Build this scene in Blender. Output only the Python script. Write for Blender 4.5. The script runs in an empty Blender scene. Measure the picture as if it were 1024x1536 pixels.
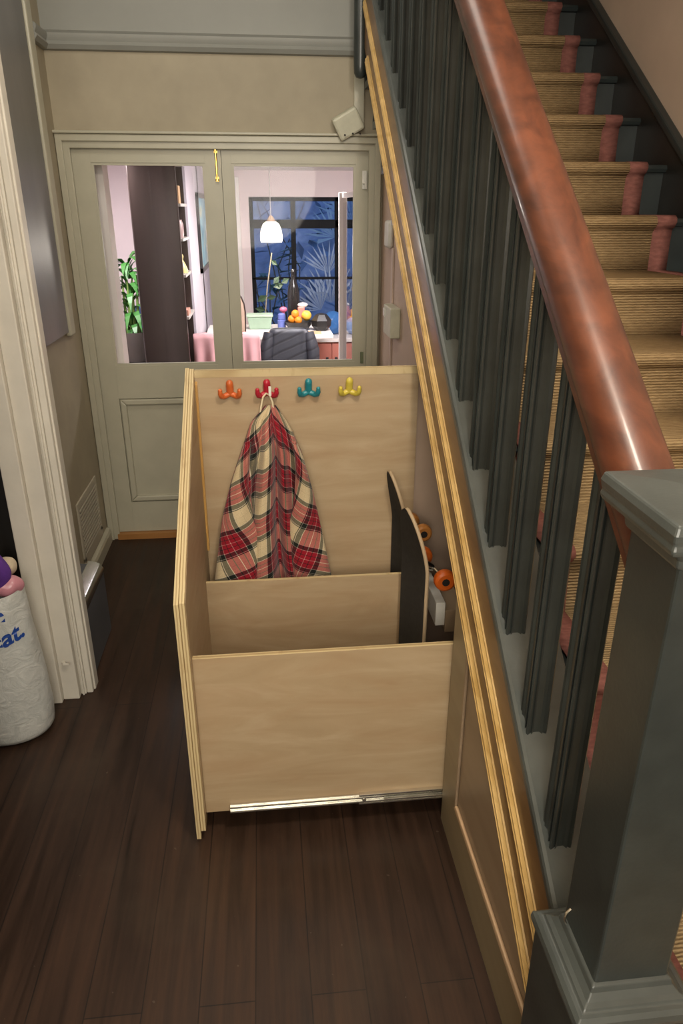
import bpy, bmesh, math, random
from mathutils import Vector, Matrix
random.seed(7)
S = bpy.context.scene
COL = S.collection
PI = math.pi

# ------------------------------------------------------------------ camera
cam_d = bpy.data.cameras.new('camera')
cam = bpy.data.objects.new('camera', cam_d)
COL.objects.link(cam)
PITCH, YAW, ROLL, FPX, EYE = math.radians(22.801), math.radians(6.072), math.radians(0.076), 1080.36, 1.7
_f = Vector((math.sin(YAW)*math.cos(PITCH), math.cos(YAW)*math.cos(PITCH), -math.sin(PITCH)))
_r = Vector((math.cos(YAW), -math.sin(YAW), 0))
_u = _r.cross(_f)
_R = _r*math.cos(ROLL) + _u*math.sin(ROLL)
_U = -_r*math.sin(ROLL) + _u*math.cos(ROLL)
m = Matrix(((_R.x, _U.x, -_f.x, 0), (_R.y, _U.y, -_f.y, 0), (_R.z, _U.z, -_f.z, EYE), (0, 0, 0, 1)))
cam.matrix_world = m
cam_d.sensor_fit = 'AUTO'
cam_d.sensor_width = 36
cam_d.lens = FPX/1536*36
cam_d.clip_start = 0.03
S.camera = cam

# ------------------------------------------------------------------ materials
class NT:
    def __init__(s, name):
        s.m = bpy.data.materials.new(name); s.m.use_nodes = True
        s.t = s.m.node_tree; s.t.nodes.clear()
        s.out = s.n('ShaderNodeOutputMaterial')
    def n(s, kind, **kw):
        nd = s.t.nodes.new(kind)
        for k, v in kw.items():
            if hasattr(nd, k) and not k[0].isupper(): setattr(nd, k, v)
            else: nd.inputs[k.replace('_', ' ')].default_value = v
        return nd
    def l(s, a, b): s.t.links.new(a, b)
    def bsdf(s, **kw):
        b = s.n('ShaderNodeBsdfPrincipled')
        for k, v in kw.items(): b.inputs[k].default_value = v
        s.l(b.outputs[0], s.out.inputs[0]); return b
    def coord(s, which='Object', scale=(1, 1, 1), rot=(0, 0, 0)):
        c = s.n('ShaderNodeTexCoord'); mp = s.n('ShaderNodeMapping')
        mp.inputs['Scale'].default_value = scale; mp.inputs['Rotation'].default_value = rot
        s.l(c.outputs[which], mp.inputs[0]); return mp.outputs[0]
    def noise(s, vec, scale, detail=4, rough=.55, dist=0):
        nd = s.n('ShaderNodeTexNoise'); nd.inputs['Scale'].default_value = scale
        nd.inputs['Detail'].default_value = detail; nd.inputs['Roughness'].default_value = rough
        nd.inputs['Distortion'].default_value = dist
        s.l(vec, nd.inputs['Vector']); return nd.outputs['Fac']
    def ramp(s, fac, stops, interp='LINEAR'):
        r = s.n('ShaderNodeValToRGB'); r.color_ramp.interpolation = interp
        e = r.color_ramp.elements
        while len(e) < len(stops): e.new(.5)
        for i, (p, c) in enumerate(stops):
            e[i].position = p; e[i].color = (*c[:3], 1)
        s.l(fac, r.inputs[0]); return r.outputs[0]
    def mix(s, f, a, b, mode='MIX'):
        x = s.n('ShaderNodeMix'); x.data_type = 'RGBA'; x.blend_type = mode
        for sock, v in ((x.inputs[0], f), (x.inputs[6], a), (x.inputs[7], b)):
            if isinstance(v, (int, float)): sock.default_value = v
            elif isinstance(v, (tuple, list)): sock.default_value = (*v[:3], 1)
            else: s.l(v, sock)
        return x.outputs[2]
    def bump(s, b, h, strength=.2, dist=.01):
        n = s.n('ShaderNodeBump'); n.inputs['Strength'].default_value = strength
        n.inputs['Distance'].default_value = dist
        s.l(h, n.inputs['Height']); s.l(n.outputs[0], b.inputs['Normal'])

def mul(c, k): return tuple(min(1, x*k) for x in c)

def paint(name, c, rough=.5, var=.12, scale=6, bump=.05, spec=.5, coat=0):
    g = NT(name); b = g.bsdf(Roughness=rough); b.inputs['Specular IOR Level'].default_value = spec
    v = g.coord()
    f = g.noise(v, scale, 5)
    g.l(g.ramp(f, [(.3, mul(c, 1-var)), (.7, mul(c, 1+var))]), b.inputs['Base Color'])
    if coat: b.inputs['Coat Weight'].default_value = coat; b.inputs['Coat Roughness'].default_value = .15
    if bump: g.bump(b, g.noise(v, scale*14, 3), bump, .004)
    return g.m

def wood(name, c1, c2, axis='z', scale=9, stretch=14, rough=.45, coat=0, bump=.08, dist=.6, blotch=.0):
    g = NT(name); b = g.bsdf(Roughness=rough)
    sc = {'x': (1/stretch, 1, 1), 'y': (1, 1/stretch, 1), 'z': (1, 1, 1/stretch)}[axis]
    v = g.coord('Object', sc)
    f = g.noise(v, scale, 6, .6, dist)
    col = g.ramp(f, [(.32, c1), (.5, tuple((a+b_)/2 for a, b_ in zip(c1, c2))), (.68, c2)])
    if blotch:
        f2 = g.noise(g.coord(), 7, 4)
        col = g.mix(g.ramp(f2, [(.42, (0, 0, 0)), (.7, (blotch,)*3)]), col, mul(c1, .55))
    g.l(col, b.inputs['Base Color'])
    if coat: b.inputs['Coat Weight'].default_value = coat; b.inputs['Coat Roughness'].default_value = .12
    if bump: g.bump(b, f, bump, .004)
    return g.m

def plain(name, c, rough=.5, metal=0, emit=None, estr=0, trans=0, alpha=1, spec=.5):
    g = NT(name); b = g.bsdf(Roughness=rough, Metallic=metal)
    v = g.coord(); f = g.noise(v, 20, 3)
    g.l(g.ramp(f, [(.3, mul(c, .93)), (.7, mul(c, 1.07))]), b.inputs['Base Color'])
    b.inputs['Specular IOR Level'].default_value = spec
    if emit: b.inputs['Emission Color'].default_value = (*emit, 1); b.inputs['Emission Strength'].default_value = estr
    if trans: b.inputs['Transmission Weight'].default_value = trans
    if alpha < 1: b.inputs['Alpha'].default_value = alpha
    return g.m

def plyface(name='ply_face'):
    g = NT(name); b = g.bsdf(Roughness=.5)
    v = g.coord('Object', (.16, .16, 1))
    f = g.noise(v, 14, 6, .6, 1.2)
    v2 = g.coord('Object', (.6, .6, 1.6)); f2 = g.noise(v2, 5, 4, .5, .8)
    c = g.ramp(f, [(.3, (.385, .275, .158)), (.5, (.43, .318, .19)), (.72, (.485, .37, .235))])
    c = g.mix(g.ramp(f2, [(.45, (0, 0, 0)), (.75, (.35,)*3)]), c, (.37, .215, .105))
    v3 = g.coord('Object', (.35, .35, 1)); f3 = g.noise(v3, 11, 2, .5)
    c = g.mix(g.ramp(f3, [(.71, (0, 0, 0)), (.79, (.55,)*3)]), c, (.25, .12, .05))
    g.l(c, b.inputs['Base Color']); g.bump(b, f, .06, .003)
    return g.m

def plyedge(name, scale, axis):
    g = NT(name); b = g.bsdf(Roughness=.55)
    w = g.n('ShaderNodeTexWave'); w.wave_type = 'BANDS'; w.bands_direction = axis
    w.inputs['Scale'].default_value = scale; w.inputs['Distortion'].default_value = 1.2; w.inputs['Detail'].default_value = 2
    w.inputs['Detail Scale'].default_value = .4
    g.l(g.coord(), w.inputs['Vector'])
    c = g.ramp(w.outputs['Fac'], [(.12, (.40, .28, .13)), (.4, (.56, .44, .24)), (.8, (.62, .5, .28))])
    f2 = g.noise(g.coord('Object', (1, .3, .3)), 30, 3)
    c = g.mix(g.ramp(f2, [(.58, (0, 0, 0)), (.72, (.5,)*3)]), c, (.33, .2, .08))
    g.l(c, b.inputs['Base Color'])
    return g.m

def floor_mat():
    g = NT('dark_floorboards'); b = g.bsdf(Roughness=.42); b.inputs['Specular IOR Level'].default_value = .3
    v = g.coord('Object', (1, 1, 1), (0, 0, PI/2))
    br = g.n('ShaderNodeTexBrick'); br.offset = .37; br.squash = 1
    br.inputs['Scale'].default_value = 1; br.inputs['Mortar Size'].default_value = .0022
    br.inputs['Brick Width'].default_value = 3.1; br.inputs['Row Height'].default_value = .13
    br.inputs['Color1'].default_value = (.043, .0235, .0145, 1); br.inputs['Color2'].default_value = (.031, .0165, .0105, 1)
    br.inputs['Mortar'].default_value = (.013, .008, .006, 1); br.inputs['Bias'].default_value = 0
    br.inputs['Mortar Smooth'].default_value = .6
    g.l(v, br.inputs['Vector'])
    f = g.noise(g.coord('Object', (1, .06, 1)), 26, 6, .62, .5)
    c = g.mix(1, br.outputs['Color'], g.ramp(f, [(.28, (.4,)*3), (.5, (1, .97, .93)), (.75, (1.75, 1.6, 1.42))]), 'MULTIPLY')
    f2 = g.noise(g.coord(), 3.2, 5, .6)
    c = g.mix(g.ramp(f2, [(.52, (0, 0, 0)), (.78, (.45,)*3)]), c, (.058, .04, .026))
    sp = g.noise(g.coord(), 60, 1, .4)
    c = g.mix(g.ramp(sp, [(.79, (0, 0, 0)), (.81, (.35,)*3)]), c, (.13, .1, .08))
    g.l(c, b.inputs['Base Color'])
    g.l(g.ramp(f, [(.3, (.36,)*3), (.7, (.58,)*3)]), b.inputs['Roughness'])
    g.bump(b, f, .1, .003)
    return g.m

def sisal(name, c1, c2, ribs=True):
    g = NT(name); b = g.bsdf(Roughness=.95); b.inputs['Specular IOR Level'].default_value = .1
    uv = g.coord('UV')
    w = g.n('ShaderNodeTexWave'); w.wave_type = 'BANDS'; w.bands_direction = 'Y'
    w.inputs['Scale'].default_value = 36; w.inputs['Distortion'].default_value = 1.6
    w.inputs['Detail'].default_value = 2; w.inputs['Detail Scale'].default_value = 2.5
    g.l(uv, w.inputs['Vector'])
    f = g.noise(g.coord('UV', (.35, 1, 1)), 90, 3)
    f2 = g.noise(uv, 6, 4)
    c = g.ramp(w.outputs['Fac'], [(.05, c1), (.5, c2), (.9, mul(c2, 1.12))]) if ribs else g.ramp(f, [(.3, c1), (.7, c2)])
    c = g.mix(.45, c, g.ramp(f, [(.3, c1), (.7, c2)]))
    c = g.mix(g.ramp(f2, [(.4, (0, 0, 0)), (.8, (.4,)*3)]), c, mul(c1, .9))
    g.l(c, b.inputs['Base Color'])
    g.bump(b, w.outputs['Fac'] if ribs else f, .6 if ribs else .3, .004)
    return g.m

def tartan():
    g = NT('tartan_flannel'); b = g.bsdf(Roughness=.9); b.inputs['Specular IOR Level'].default_value = .15
    b.inputs['Sheen Weight'].default_value = .15
    c = g.n('ShaderNodeTexCoord'); sp = g.n('ShaderNodeSeparateXYZ'); g.l(c.outputs['UV'], sp.inputs[0])
    CR, GR, RD, WH, PK = (.74, .60, .37), (.012, .016, .013), (.33, .010, .024), (.78, .70, .58), (.44, .12, .13)
    stops = [(0, CR), (.17, (.5, .4, .25)), (.178, CR), (.35, WH), (.36, GR), (.45, WH), (.462, RD), (.55, GR), (.565, RD), (.645, WH), (.66, RD), (.74, GR), (.755, RD), (.845, WH), (.857, GR), (.955, WH), (.965, GR), (.99, CR)]
    cols = []
    for i in (0, 1):
        mm = g.n('ShaderNodeMath'); mm.operation = 'MULTIPLY'; mm.inputs[1].default_value = 1/.152
        g.l(sp.outputs[i], mm.inputs[0])
        fr = g.n('ShaderNodeMath'); fr.operation = 'FRACT'; g.l(mm.outputs[0], fr.inputs[0])
        cols.append(g.ramp(fr.outputs[0], stops, 'CONSTANT'))
    av = g.mix(.5, cols[0], cols[1]); ml = g.mix(1, cols[0], cols[1], 'MULTIPLY')
    gm_ = g.n('ShaderNodeGamma'); gm_.inputs['Gamma'].default_value = .5; g.l(ml, gm_.inputs['Color'])
    col = g.mix(.62, av, gm_.outputs[0])
    f = g.noise(g.coord('UV'), 420, 2)
    col = g.mix(1, col, g.ramp(f, [(.3, (.66,)*3), (.7, (.98,)*3)]), 'MULTIPLY')
    g.l(col, b.inputs['Base Color']); g.bump(b, f, .15, .002)
    return g.m

def glass_mat(name='window_glass', tint=(.97, .97, .98), refl=.06):
    g = NT(name)
    tr = g.n('ShaderNodeBsdfTransparent'); tr.inputs[0].default_value = (*tint, 1)
    gl = g.n('ShaderNodeBsdfGlossy'); gl.inputs['Roughness'].default_value = .03
    lw = g.n('ShaderNodeLayerWeight'); lw.inputs['Blend'].default_value = .12
    mp = g.n('ShaderNodeMath'); mp.operation = 'MULTIPLY_ADD'; mp.inputs[1].default_value = .2; mp.inputs[2].default_value = refl*.12
    g.l(lw.outputs['Fresnel'], mp.inputs[0])
    mx = g.n('ShaderNodeMixShader'); g.l(mp.outputs[0], mx.inputs[0]); g.l(tr.outputs[0], mx.inputs[1]); g.l(gl.outputs[0], mx.inputs[2])
    g.l(mx.outputs[0], g.out.inputs[0]); return g.m

M = {}
M['floor'] = floor_mat()
M['kfloor'] = wood('kitchen_floor', (.22, .14, .08), (.3, .2, .12), 'y')
M['wall'] = paint('beige_wall_paint', (.345, .30, .212), .6, .10, 5, .04)
M['wallgrey'] = paint('grey_upper_wall_paint', (.265, .27, .245), .55, .06, 4, .04)
M['wallpink'] = paint('dusty_pink_wall_paint', (.50, .37, .28), .6, .08, 5, .05)
M['stairwall'] = paint('stairwell_plaster', (.52, .41, .32), .7, .07, 4, .05)
M['ceil'] = paint('ceiling_white', (.7, .68, .62), .8, .04)
M['trim'] = paint('cream_gloss_paint', (.43, .41, .315), .35, .05, 8, .03)
M['jamb'] = paint('white_gloss_paint', (.62, .585, .51), .38, .06, 8, .04)
M['door'] = paint('door_cream_paint', (.425, .405, .31), .38, .05, 8, .03)
M['green'] = paint('dark_green_gloss_paint', (.033, .039, .037), .30, .22, 9, .06)
M['darkstair'] = paint('near_black_stair_paint', (.014, .014, .0125), .4, .2, 9, .05)
M['stairgreen'] = paint('dark_blue_green_stair_paint', (.020, .026, .026), .4, .2, 9, .05)
M['greencap'] = paint('grey_green_lit_top_paint', (.068, .076, .071), .32, .2, 10, .06)  # dark green lightened for up-facing parts, their light put into the colour
M['mahog'] = wood('red_mahogany', (.055, .016, .008), (.15, .045, .020), 'y', 22, 9, .42, .12, .03, .5, .4)
M['gold'] = wood('raw_pine_moulding', (.50, .31, .10), (.70, .48, .2), 'y', 22, 14, .4, .1)
M['brown'] = wood('stained_brown_board', (.15, .078, .03), (.26, .145, .06), 'y', 14, 10, .38, .2)
M['panel'] = wood('stair_panel_ply', (.27, .195, .125), (.34, .25, .165), 'y', 8, 6, .45, .1, .04)
M['panelrail'] = wood('stair_panel_rail', (.24, .19, .115), (.31, .25, .155), 'y', 9, 9, .42, .1, .04)
M['bead'] = wood('pale_bead', (.55, .37, .22), (.66, .47, .3), 'y', 20, 10, .35, .2)
M['ply'] = plyface()
M['plyx'] = plyedge('ply_edge_layers', 42, 'X')
M['plyz'] = plyedge('ply_edge_flat', 16, 'Y')
M['sisal'] = sisal('sisal_runner', (.19, .125, .06), (.45, .32, .17))
M['border'] = sisal('pink_runner_border', (.16, .065, .055), (.26, .11, .092), False)
M['tartan'] = tartan()
M['glass'] = glass_mat()
M['steel'] = plain('zinc_steel', (.75, .73, .66), .25, 1)
M['chrome'] = plain('chrome_edge', (.62, .64, .66), .2, 1)
M['greymetal'] = paint('grey_metal_case', (.085, .09, .10), .45, .08, 8, .03)
M['brass'] = plain('brass', (.75, .5, .12), .25, 1)
M['vent'] = paint('vent_cream', (.46, .42, .33), .5, .05)
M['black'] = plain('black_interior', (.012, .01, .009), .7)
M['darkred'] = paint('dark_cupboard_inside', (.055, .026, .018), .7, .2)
M['grip'] = paint('grip_tape', (.022, .022, .02), .85, .3, 60, .3)
M['deckply'] = wood('deck_maple', (.42, .3, .18), (.5, .38, .24), 'z')
M['plasticwhite'] = plain('white_plastic', (.72, .71, .66), .35)
M['plasticcream'] = plain('cream_plastic', (.55, .54, .42), .4)

# ------------------------------------------------------------------ mesh builder
class MB:
    def __init__(s): s.v = []; s.f = []; s.uv = {}
    def add(s, vs, fs, uvs=None):
        o = len(s.v); s.v += [tuple(v) for v in vs]
        for f in fs: s.f.append(tuple(o+i for i in f))
        if uvs:
            for i, u in enumerate(uvs): s.uv[o+i] = u
        return s
    def box(s, x0, x1, y0, y1, z0, z1):
        return s.add([(x0, y0, z0), (x1, y0, z0), (x1, y1, z0), (x0, y1, z0), (x0, y0, z1), (x1, y0, z1), (x1, y1, z1), (x0, y1, z1)],
              [(0, 3, 2, 1), (4, 5, 6, 7), (0, 1, 5, 4), (1, 2, 6, 5), (2, 3, 7, 6), (3, 0, 4, 7)])
    def xprism(s, poly, x0, x1):   # poly in (y,z)
        n = len(poly)
        a = sum(poly[i][0]*poly[(i+1) % n][1]-poly[(i+1) % n][0]*poly[i][1] for i in range(n))
        if a < 0: poly = poly[::-1]
        vs = [(x0, y, z) for y, z in poly]+[(x1, y, z) for y, z in poly]
        fs = [tuple(range(n))[::-1], tuple(range(n, 2*n))]+[(i, (i+1) % n, n+(i+1) % n, n+i) for i in range(n)]
        return s.add(vs, fs)
    def zprism(s, poly, z0, z1, shear=None):   # poly in (x,y)
        n = len(poly)
        a = sum(poly[i][0]*poly[(i+1) % n][1]-poly[(i+1) % n][0]*poly[i][1] for i in range(n))
        if a < 0: poly = poly[::-1]
        g0 = z0 if callable(z0) else (lambda x, y: z0)
        g1 = z1 if callable(z1) else (lambda x, y: z1)
        vs = [(x, y, g0(x, y)) for x, y in poly]+[(x, y, g1(x, y)) for x, y in poly]
        fs = [tuple(range(n))[::-1], tuple(range(n, 2*n))]+[(i, (i+1) % n, n+(i+1) % n, n+i) for i in range(n)]
        return s.add(vs, fs)
    def yprism(s, poly, y0, y1):   # poly in (x,z)
        n = len(poly)
        a = sum(poly[i][0]*poly[(i+1) % n][1]-poly[(i+1) % n][0]*poly[i][1] for i in range(n))
        if a > 0: poly = poly[::-1]
        vs = [(x, y0, z) for x, z in poly]+[(x, y1, z) for x, z in poly]
        fs = [tuple(range(n))[::-1], tuple(range(n, 2*n))]+[(i, (i+1) % n, n+(i+1) % n, n+i) for i in range(n)]
        return s.add(vs, fs)
    def sweep(s, prof, a, b, up=(0, 0, 1)):   # profile (side, up) swept along a->b, closed ends
        a, b = Vector(a), Vector(b); d = (b-a).normalized()
        side = d.cross(Vector(up)).normalized(); u = side.cross(d)
        n = len(prof)
        vs = [a+side*p+u*q for p, q in prof]+[b+side*p+u*q for p, q in prof]
        return s.add(vs, [tuple(range(n))[::-1], tuple(range(n, 2*n))]+[(i, (i+1) % n, n+(i+1) % n, n+i) for i in range(n)])
    def tube(s, pts, r, n=10, cap=True):
        pts = [Vector(p) for p in pts]; k = len(pts)
        rs = r if isinstance(r, (list, tuple)) else [r]*k
        o = len(s.v); ref = None
        for i, p in enumerate(pts):
            d = (pts[min(i+1, k-1)]-pts[max(i-1, 0)]).normalized()
            if ref is None: ref = Vector((0, 0, 1)) if abs(d.z) < .9 else Vector((1, 0, 0))
            x = (ref-d*ref.dot(d)).normalized(); y = d.cross(x); ref = x
            for j in range(n):
                t = 2*PI*j/n; s.v.append(tuple(p+(x*math.cos(t)+y*math.sin(t))*rs[i]))
        for i in range(k-1):
            for j in range(n):
                s.f.append((o+i*n+j, o+i*n+(j+1) % n, o+(i+1)*n+(j+1) % n, o+(i+1)*n+j))
        if cap:
            s.f.append(tuple(o+j for j in range(n))[::-1]); s.f.append(tuple(o+(k-1)*n+j for j in range(n)))
        return s
    def lathe(s, prof, c=(0, 0, 0), n=24, sx=1, sy=1, axis='z', wob=None):
        o = len(s.v); k = len(prof)
        for r, h in prof:
            for j in range(n):
                t = 2*PI*j/n; w = wob(t, h) if wob else 1
                a, b_ = r*math.cos(t)*sx*w, r*math.sin(t)*sy*w
                p = (a, b_, h) if axis == 'z' else ((a, h, b_) if axis == 'y' else (h, a, b_))
                s.v.append((p[0]+c[0], p[1]+c[1], p[2]+c[2]))
        for i in range(k-1):
            for j in range(n):
                s.f.append((o+i*n+j, o+i*n+(j+1) % n, o+(i+1)*n+(j+1) % n, o+(i+1)*n+j))
        s.f.append(tuple(o+j for j in range(n))[::-1]); s.f.append(tuple(o+(k-1)*n+j for j in range(n)))
        return s
    def grid(s, fn, nu, nv, uvf=None, close=False):
        o = len(s.v)
        for i in range(nu+1):
            for j in range(nv+1):
                a, b_ = i/nu, j/nv
                s.v.append(tuple(fn(a, b_)))
                if uvf: s.uv[len(s.v)-1] = uvf(a, b_)
        for i in range(nu):
            for j in range(nv):
                q = o+i*(nv+1)+j; s.f.append((q, q+nv+1, q+nv+2, q+1))
        return s
    def ball(s, c, r, n=14, sx=1, sy=1, sz=1, wob=None):
        k = max(6, n//2)
        prof = [(max(1e-4, r*math.sin(PI*i/k)), -r*math.cos(PI*i/k)*sz) for i in range(k+1)]
        return s.lathe(prof, c, n, sx, sy, 'z', wob)
    def build(s, name, mat, parent=None, smooth=False, bevel=0, sub=0, solid=0, ang=35, fix=True):
        me = bpy.data.meshes.new(name)
        vs = [Vector(v) for v in s.v]
        if parent is not None: off = wloc(parent)
        else:
            xs = [v.x for v in vs]; ys = [v.y for v in vs]; zs = [v.z for v in vs]
            off = Vector(((min(xs)+max(xs))/2, (min(ys)+max(ys))/2, min(zs)))
        me.from_pydata([tuple(v-off) for v in vs], [], s.f)
        if s.uv:
            ul = me.uv_layers.new(name='UVMap')
            for lp in me.loops: ul.data[lp.index].uv = s.uv.get(lp.vertex_index, (0, 0))
        if fix:
            bm = bmesh.new(); bm.from_mesh(me); bmesh.ops.recalc_face_normals(bm, faces=bm.faces); bm.to_mesh(me); bm.free()
        me.materials.append(mat)
        o = bpy.data.objects.new(name, me); COL.objects.link(o)
        if parent is not None: o.parent = parent
        else: o.location = off
        if solid:
            md = o.modifiers.new('solid', 'SOLIDIFY'); md.thickness = solid; md.offset = 0
        if bevel:
            md = o.modifiers.new('bevel', 'BEVEL'); md.width = bevel; md.segments = 2; md.limit_method = 'ANGLE'; md.angle_limit = math.radians(40)
        if sub:
            md = o.modifiers.new('sub', 'SUBSURF'); md.levels = sub; md.render_levels = sub
        if smooth:
            for p in me.polygons: p.use_smooth = True
            if not sub:
                try: me.set_sharp_from_angle(angle=math.radians(ang))
                except Exception: pass
        return o

def wloc(o):
    v = Vector(o.location); p = o.parent
    while p: v += Vector(p.location); p = p.parent
    return v
def thing(name, label, cat, loc=(0, 0, 0), group=None):
    o = bpy.data.objects.new(name, None); COL.objects.link(o); o.location = loc; o.empty_display_size = .1
    o['label'] = label; o['category'] = cat
    if group: o['group'] = group
    return o
def tag(o, label, cat, group=None):
    o['label'] = label; o['category'] = cat
    if group: o['group'] = group
    return o
def struct(o, label=None, cat=None):
    o['kind'] = 'structure'
    if label: o['label'] = label; o['category'] = cat
    return o
def dup(root, loc, label=None, group=None):
    r = root.copy(); COL.objects.link(r); r.location = loc
    if label: r['label'] = label
    if group: r['group'] = group
    for ch in list(root.children):
        c = ch.copy(); COL.objects.link(c); c.parent = r
        for g_ in ch.children:
            d = g_.copy(); COL.objects.link(d); d.parent = c
    return r
def B(*a): return MB().box(*a)

D, XS, XL = 3.779, .481, -.902         # door wall, stair panel plane, far left wall
SL = .779                              # stair string slope
def zs(y, off): return off+SL*y

# ------------------------------------------------------------------ setting
struct(B(-2.3, 1.62, -1.6, D+.06, -.12, 0).build('floor', M['floor']), 'dark brown stained hallway floorboards', 'floor')
struct(B(-2.0, 2.2, D+.06, 8.3, -.47, -.35).build('floor.001', M['kfloor']), 'kitchen floor beyond the glazed doors', 'floor')
# door wall with opening
dw = MB()
DX0, DX1, DZ = -.855, .531, 1.965
dw.box(-1.0, DX0, D, D+.12, 0, 2.34); dw.box(DX1, .75, D, D+.12, 0, 2.34); dw.box(DX0, DX1, D, D+.12, DZ, 2.34)
struct(dw.build('wall_back', M['wall']), 'beige wall above the double doors', 'wall')
struct(B(-1.0, .75, D-.002, D+.12, 2.34, 3.0).build('wall_back_upper', M['wallgrey']), 'grey wall band above picture rail', 'wall')
struct(B(XL-.1, XL, 2.42, D, 0, 3.0).build('wall_left', M['wall']), 'beige hall wall left of the double doors', 'wall')
nb = MB(); nb.box(-.83, -.71, -1.6, 1.25, 0, 3.0); nb.box(-.83, -.71, 1.25, 2.3, 2.3, 3.0)
struct(nb.build('wall_left_near', M['wall']), 'hall wall beside the side doorway', 'wall')
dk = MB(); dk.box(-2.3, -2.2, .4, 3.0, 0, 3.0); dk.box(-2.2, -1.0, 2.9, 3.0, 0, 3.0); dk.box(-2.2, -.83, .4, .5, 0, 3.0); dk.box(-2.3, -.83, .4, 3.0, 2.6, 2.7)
dk.box(-1.0, -.93, 2.42, 2.9, 0, 2.6); dk.box(-1.0, -.866, 2.405, 2.419, 0, 2.6)  # black paint stands for the room's darkness; thin sheet covers a lit wall end
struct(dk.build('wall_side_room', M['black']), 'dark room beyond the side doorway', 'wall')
struct(B(-1.0, 1.7, -1.7, -1.6, 0, 4.2).build('wall_front', M['wall']), 'hall wall behind the viewer', 'wall')
struct(B(1.58, 1.68, -1.6, 6.0, -.1, 4.4).build('wall_right', M['stairwall']), 'plain pinkish beige stairwell wall', 'wall')
struct(B(.60, .66, 2.31, D, 0, 2.6).build('wall_understair', M['wallpink']), 'dusty pink wall under the stairs', 'wall')
struct(B(-1.0, .42, -1.7, D, 2.95, 3.05).build('ceiling', M['ceil']), 'hall ceiling', 'ceiling')
struct(B(.42, 1.68, -1.7, 6.0, 4.3, 4.4).build('ceiling_stairwell', M['ceil']), 'ceiling above the stairwell', 'ceiling')
struct(B(.42, .46, -1.7, D, 3.05, 4.3).box(.42, .46, D+.121, 5.9, 2.121, 4.3).box(.42, .46, D, D+.12, 3.001, 4.3).build('wall_landing', M['stairwall']), 'wall of the upper landing', 'wall')
struct(B(.42, 1.68, 5.9, 6.0, 2.121, 4.4).build('wall_stairhead', M['stairwall']), 'wall at the stair head', 'wall')
# picture rail
pr = [(0, 0), (.018, .004), (.03, .02), (.022, .034), (.03, .05), (.03, .062), (.008, .075), (0, .078)]
t = MB(); t.sweep([(-p, q) for p, q in pr], (.465, D, 2.335), (XL, D, 2.335)) if 0 else t.xprism([(D-p, 2.335+q) for p, q in pr], XL, .455)
t.yprism([(XL+p, 2.335+q) for p, q in pr], 3.58, D)
struct(t.build('trim_1', M['wallgrey'], smooth=True), 'grey moulded picture rail above the doors', 'picture rail')
# architrave of double doors
ar = MB()
AX0, AX1, AZ = -.90, .586, 2.012
def mitre_frame(b, x0, x1, zt, w, ya, yb):   # U-shaped frame, one solid
    b.yprism([(x0, 0), (x0, zt), (x1, zt), (x1, 0), (x1-w, 0), (x1-w, zt-w), (x0+w, zt-w), (x0+w, 0)], ya, yb)
mitre_frame(ar, AX0, AX1, AZ, .058, D-.022, D)
mitre_frame(ar, AX0, AX1, AZ, .030, D-.034, D-.0221)
ar.box(AX0-.012, AX1, D-.045, D, AZ+.0005, AZ+.013)
struct(ar.build('trim_2', M['trim'], bevel=.004), 'cream moulded architrave around the double doors', 'architrave')
struct(B(AX0+.05, DX1, D-.03, D+.05, 0, .032).build('trim_3', wood('threshold_oak', (.28, .12, .03), (.42, .2, .06), 'x')), 'orange brown timber threshold under the doors', 'threshold')
# left skirting
sk = MB(); sk.yprism([(XL, 0), (XL+.022, 0), (XL+.022, .06), (XL+.016, .075), (XL, .085)], 2.815, D-.04)
struct(sk.build('baseboard_left', M['trim']), 'cream skirting board along the left wall', 'skirting board')
# doorway jamb on the left
jb = MB()
for (a, b_, y) in ((-.862, -.800, 2.296), (-.800, -.742, 2.318), (-.742, -.722, 2.345), (-.722, -.700, 2.352)):
    jb.box(a, b_, y, 2.42, 0, 2.6)
jb.box(-.715, -.694, 2.372, 2.42, 0, 2.6)
jb.box(-.735, -.728, 2.336, 2.35, 0, 2.6)
struct(jb.build('trim_4', M['jamb'], bevel=.006), 'white painted stepped jamb of the side doorway', 'door jamb')
tag(MB().tube([(-.777, 2.316, .165), (-.770, 2.30, .168), (-.752, 2.292, .172)], [.008, .007, .004], 8).build('latch_stub', M['jamb'], smooth=True), 'small white painted metal stub on the doorway jamb', 'metal stub')

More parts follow.
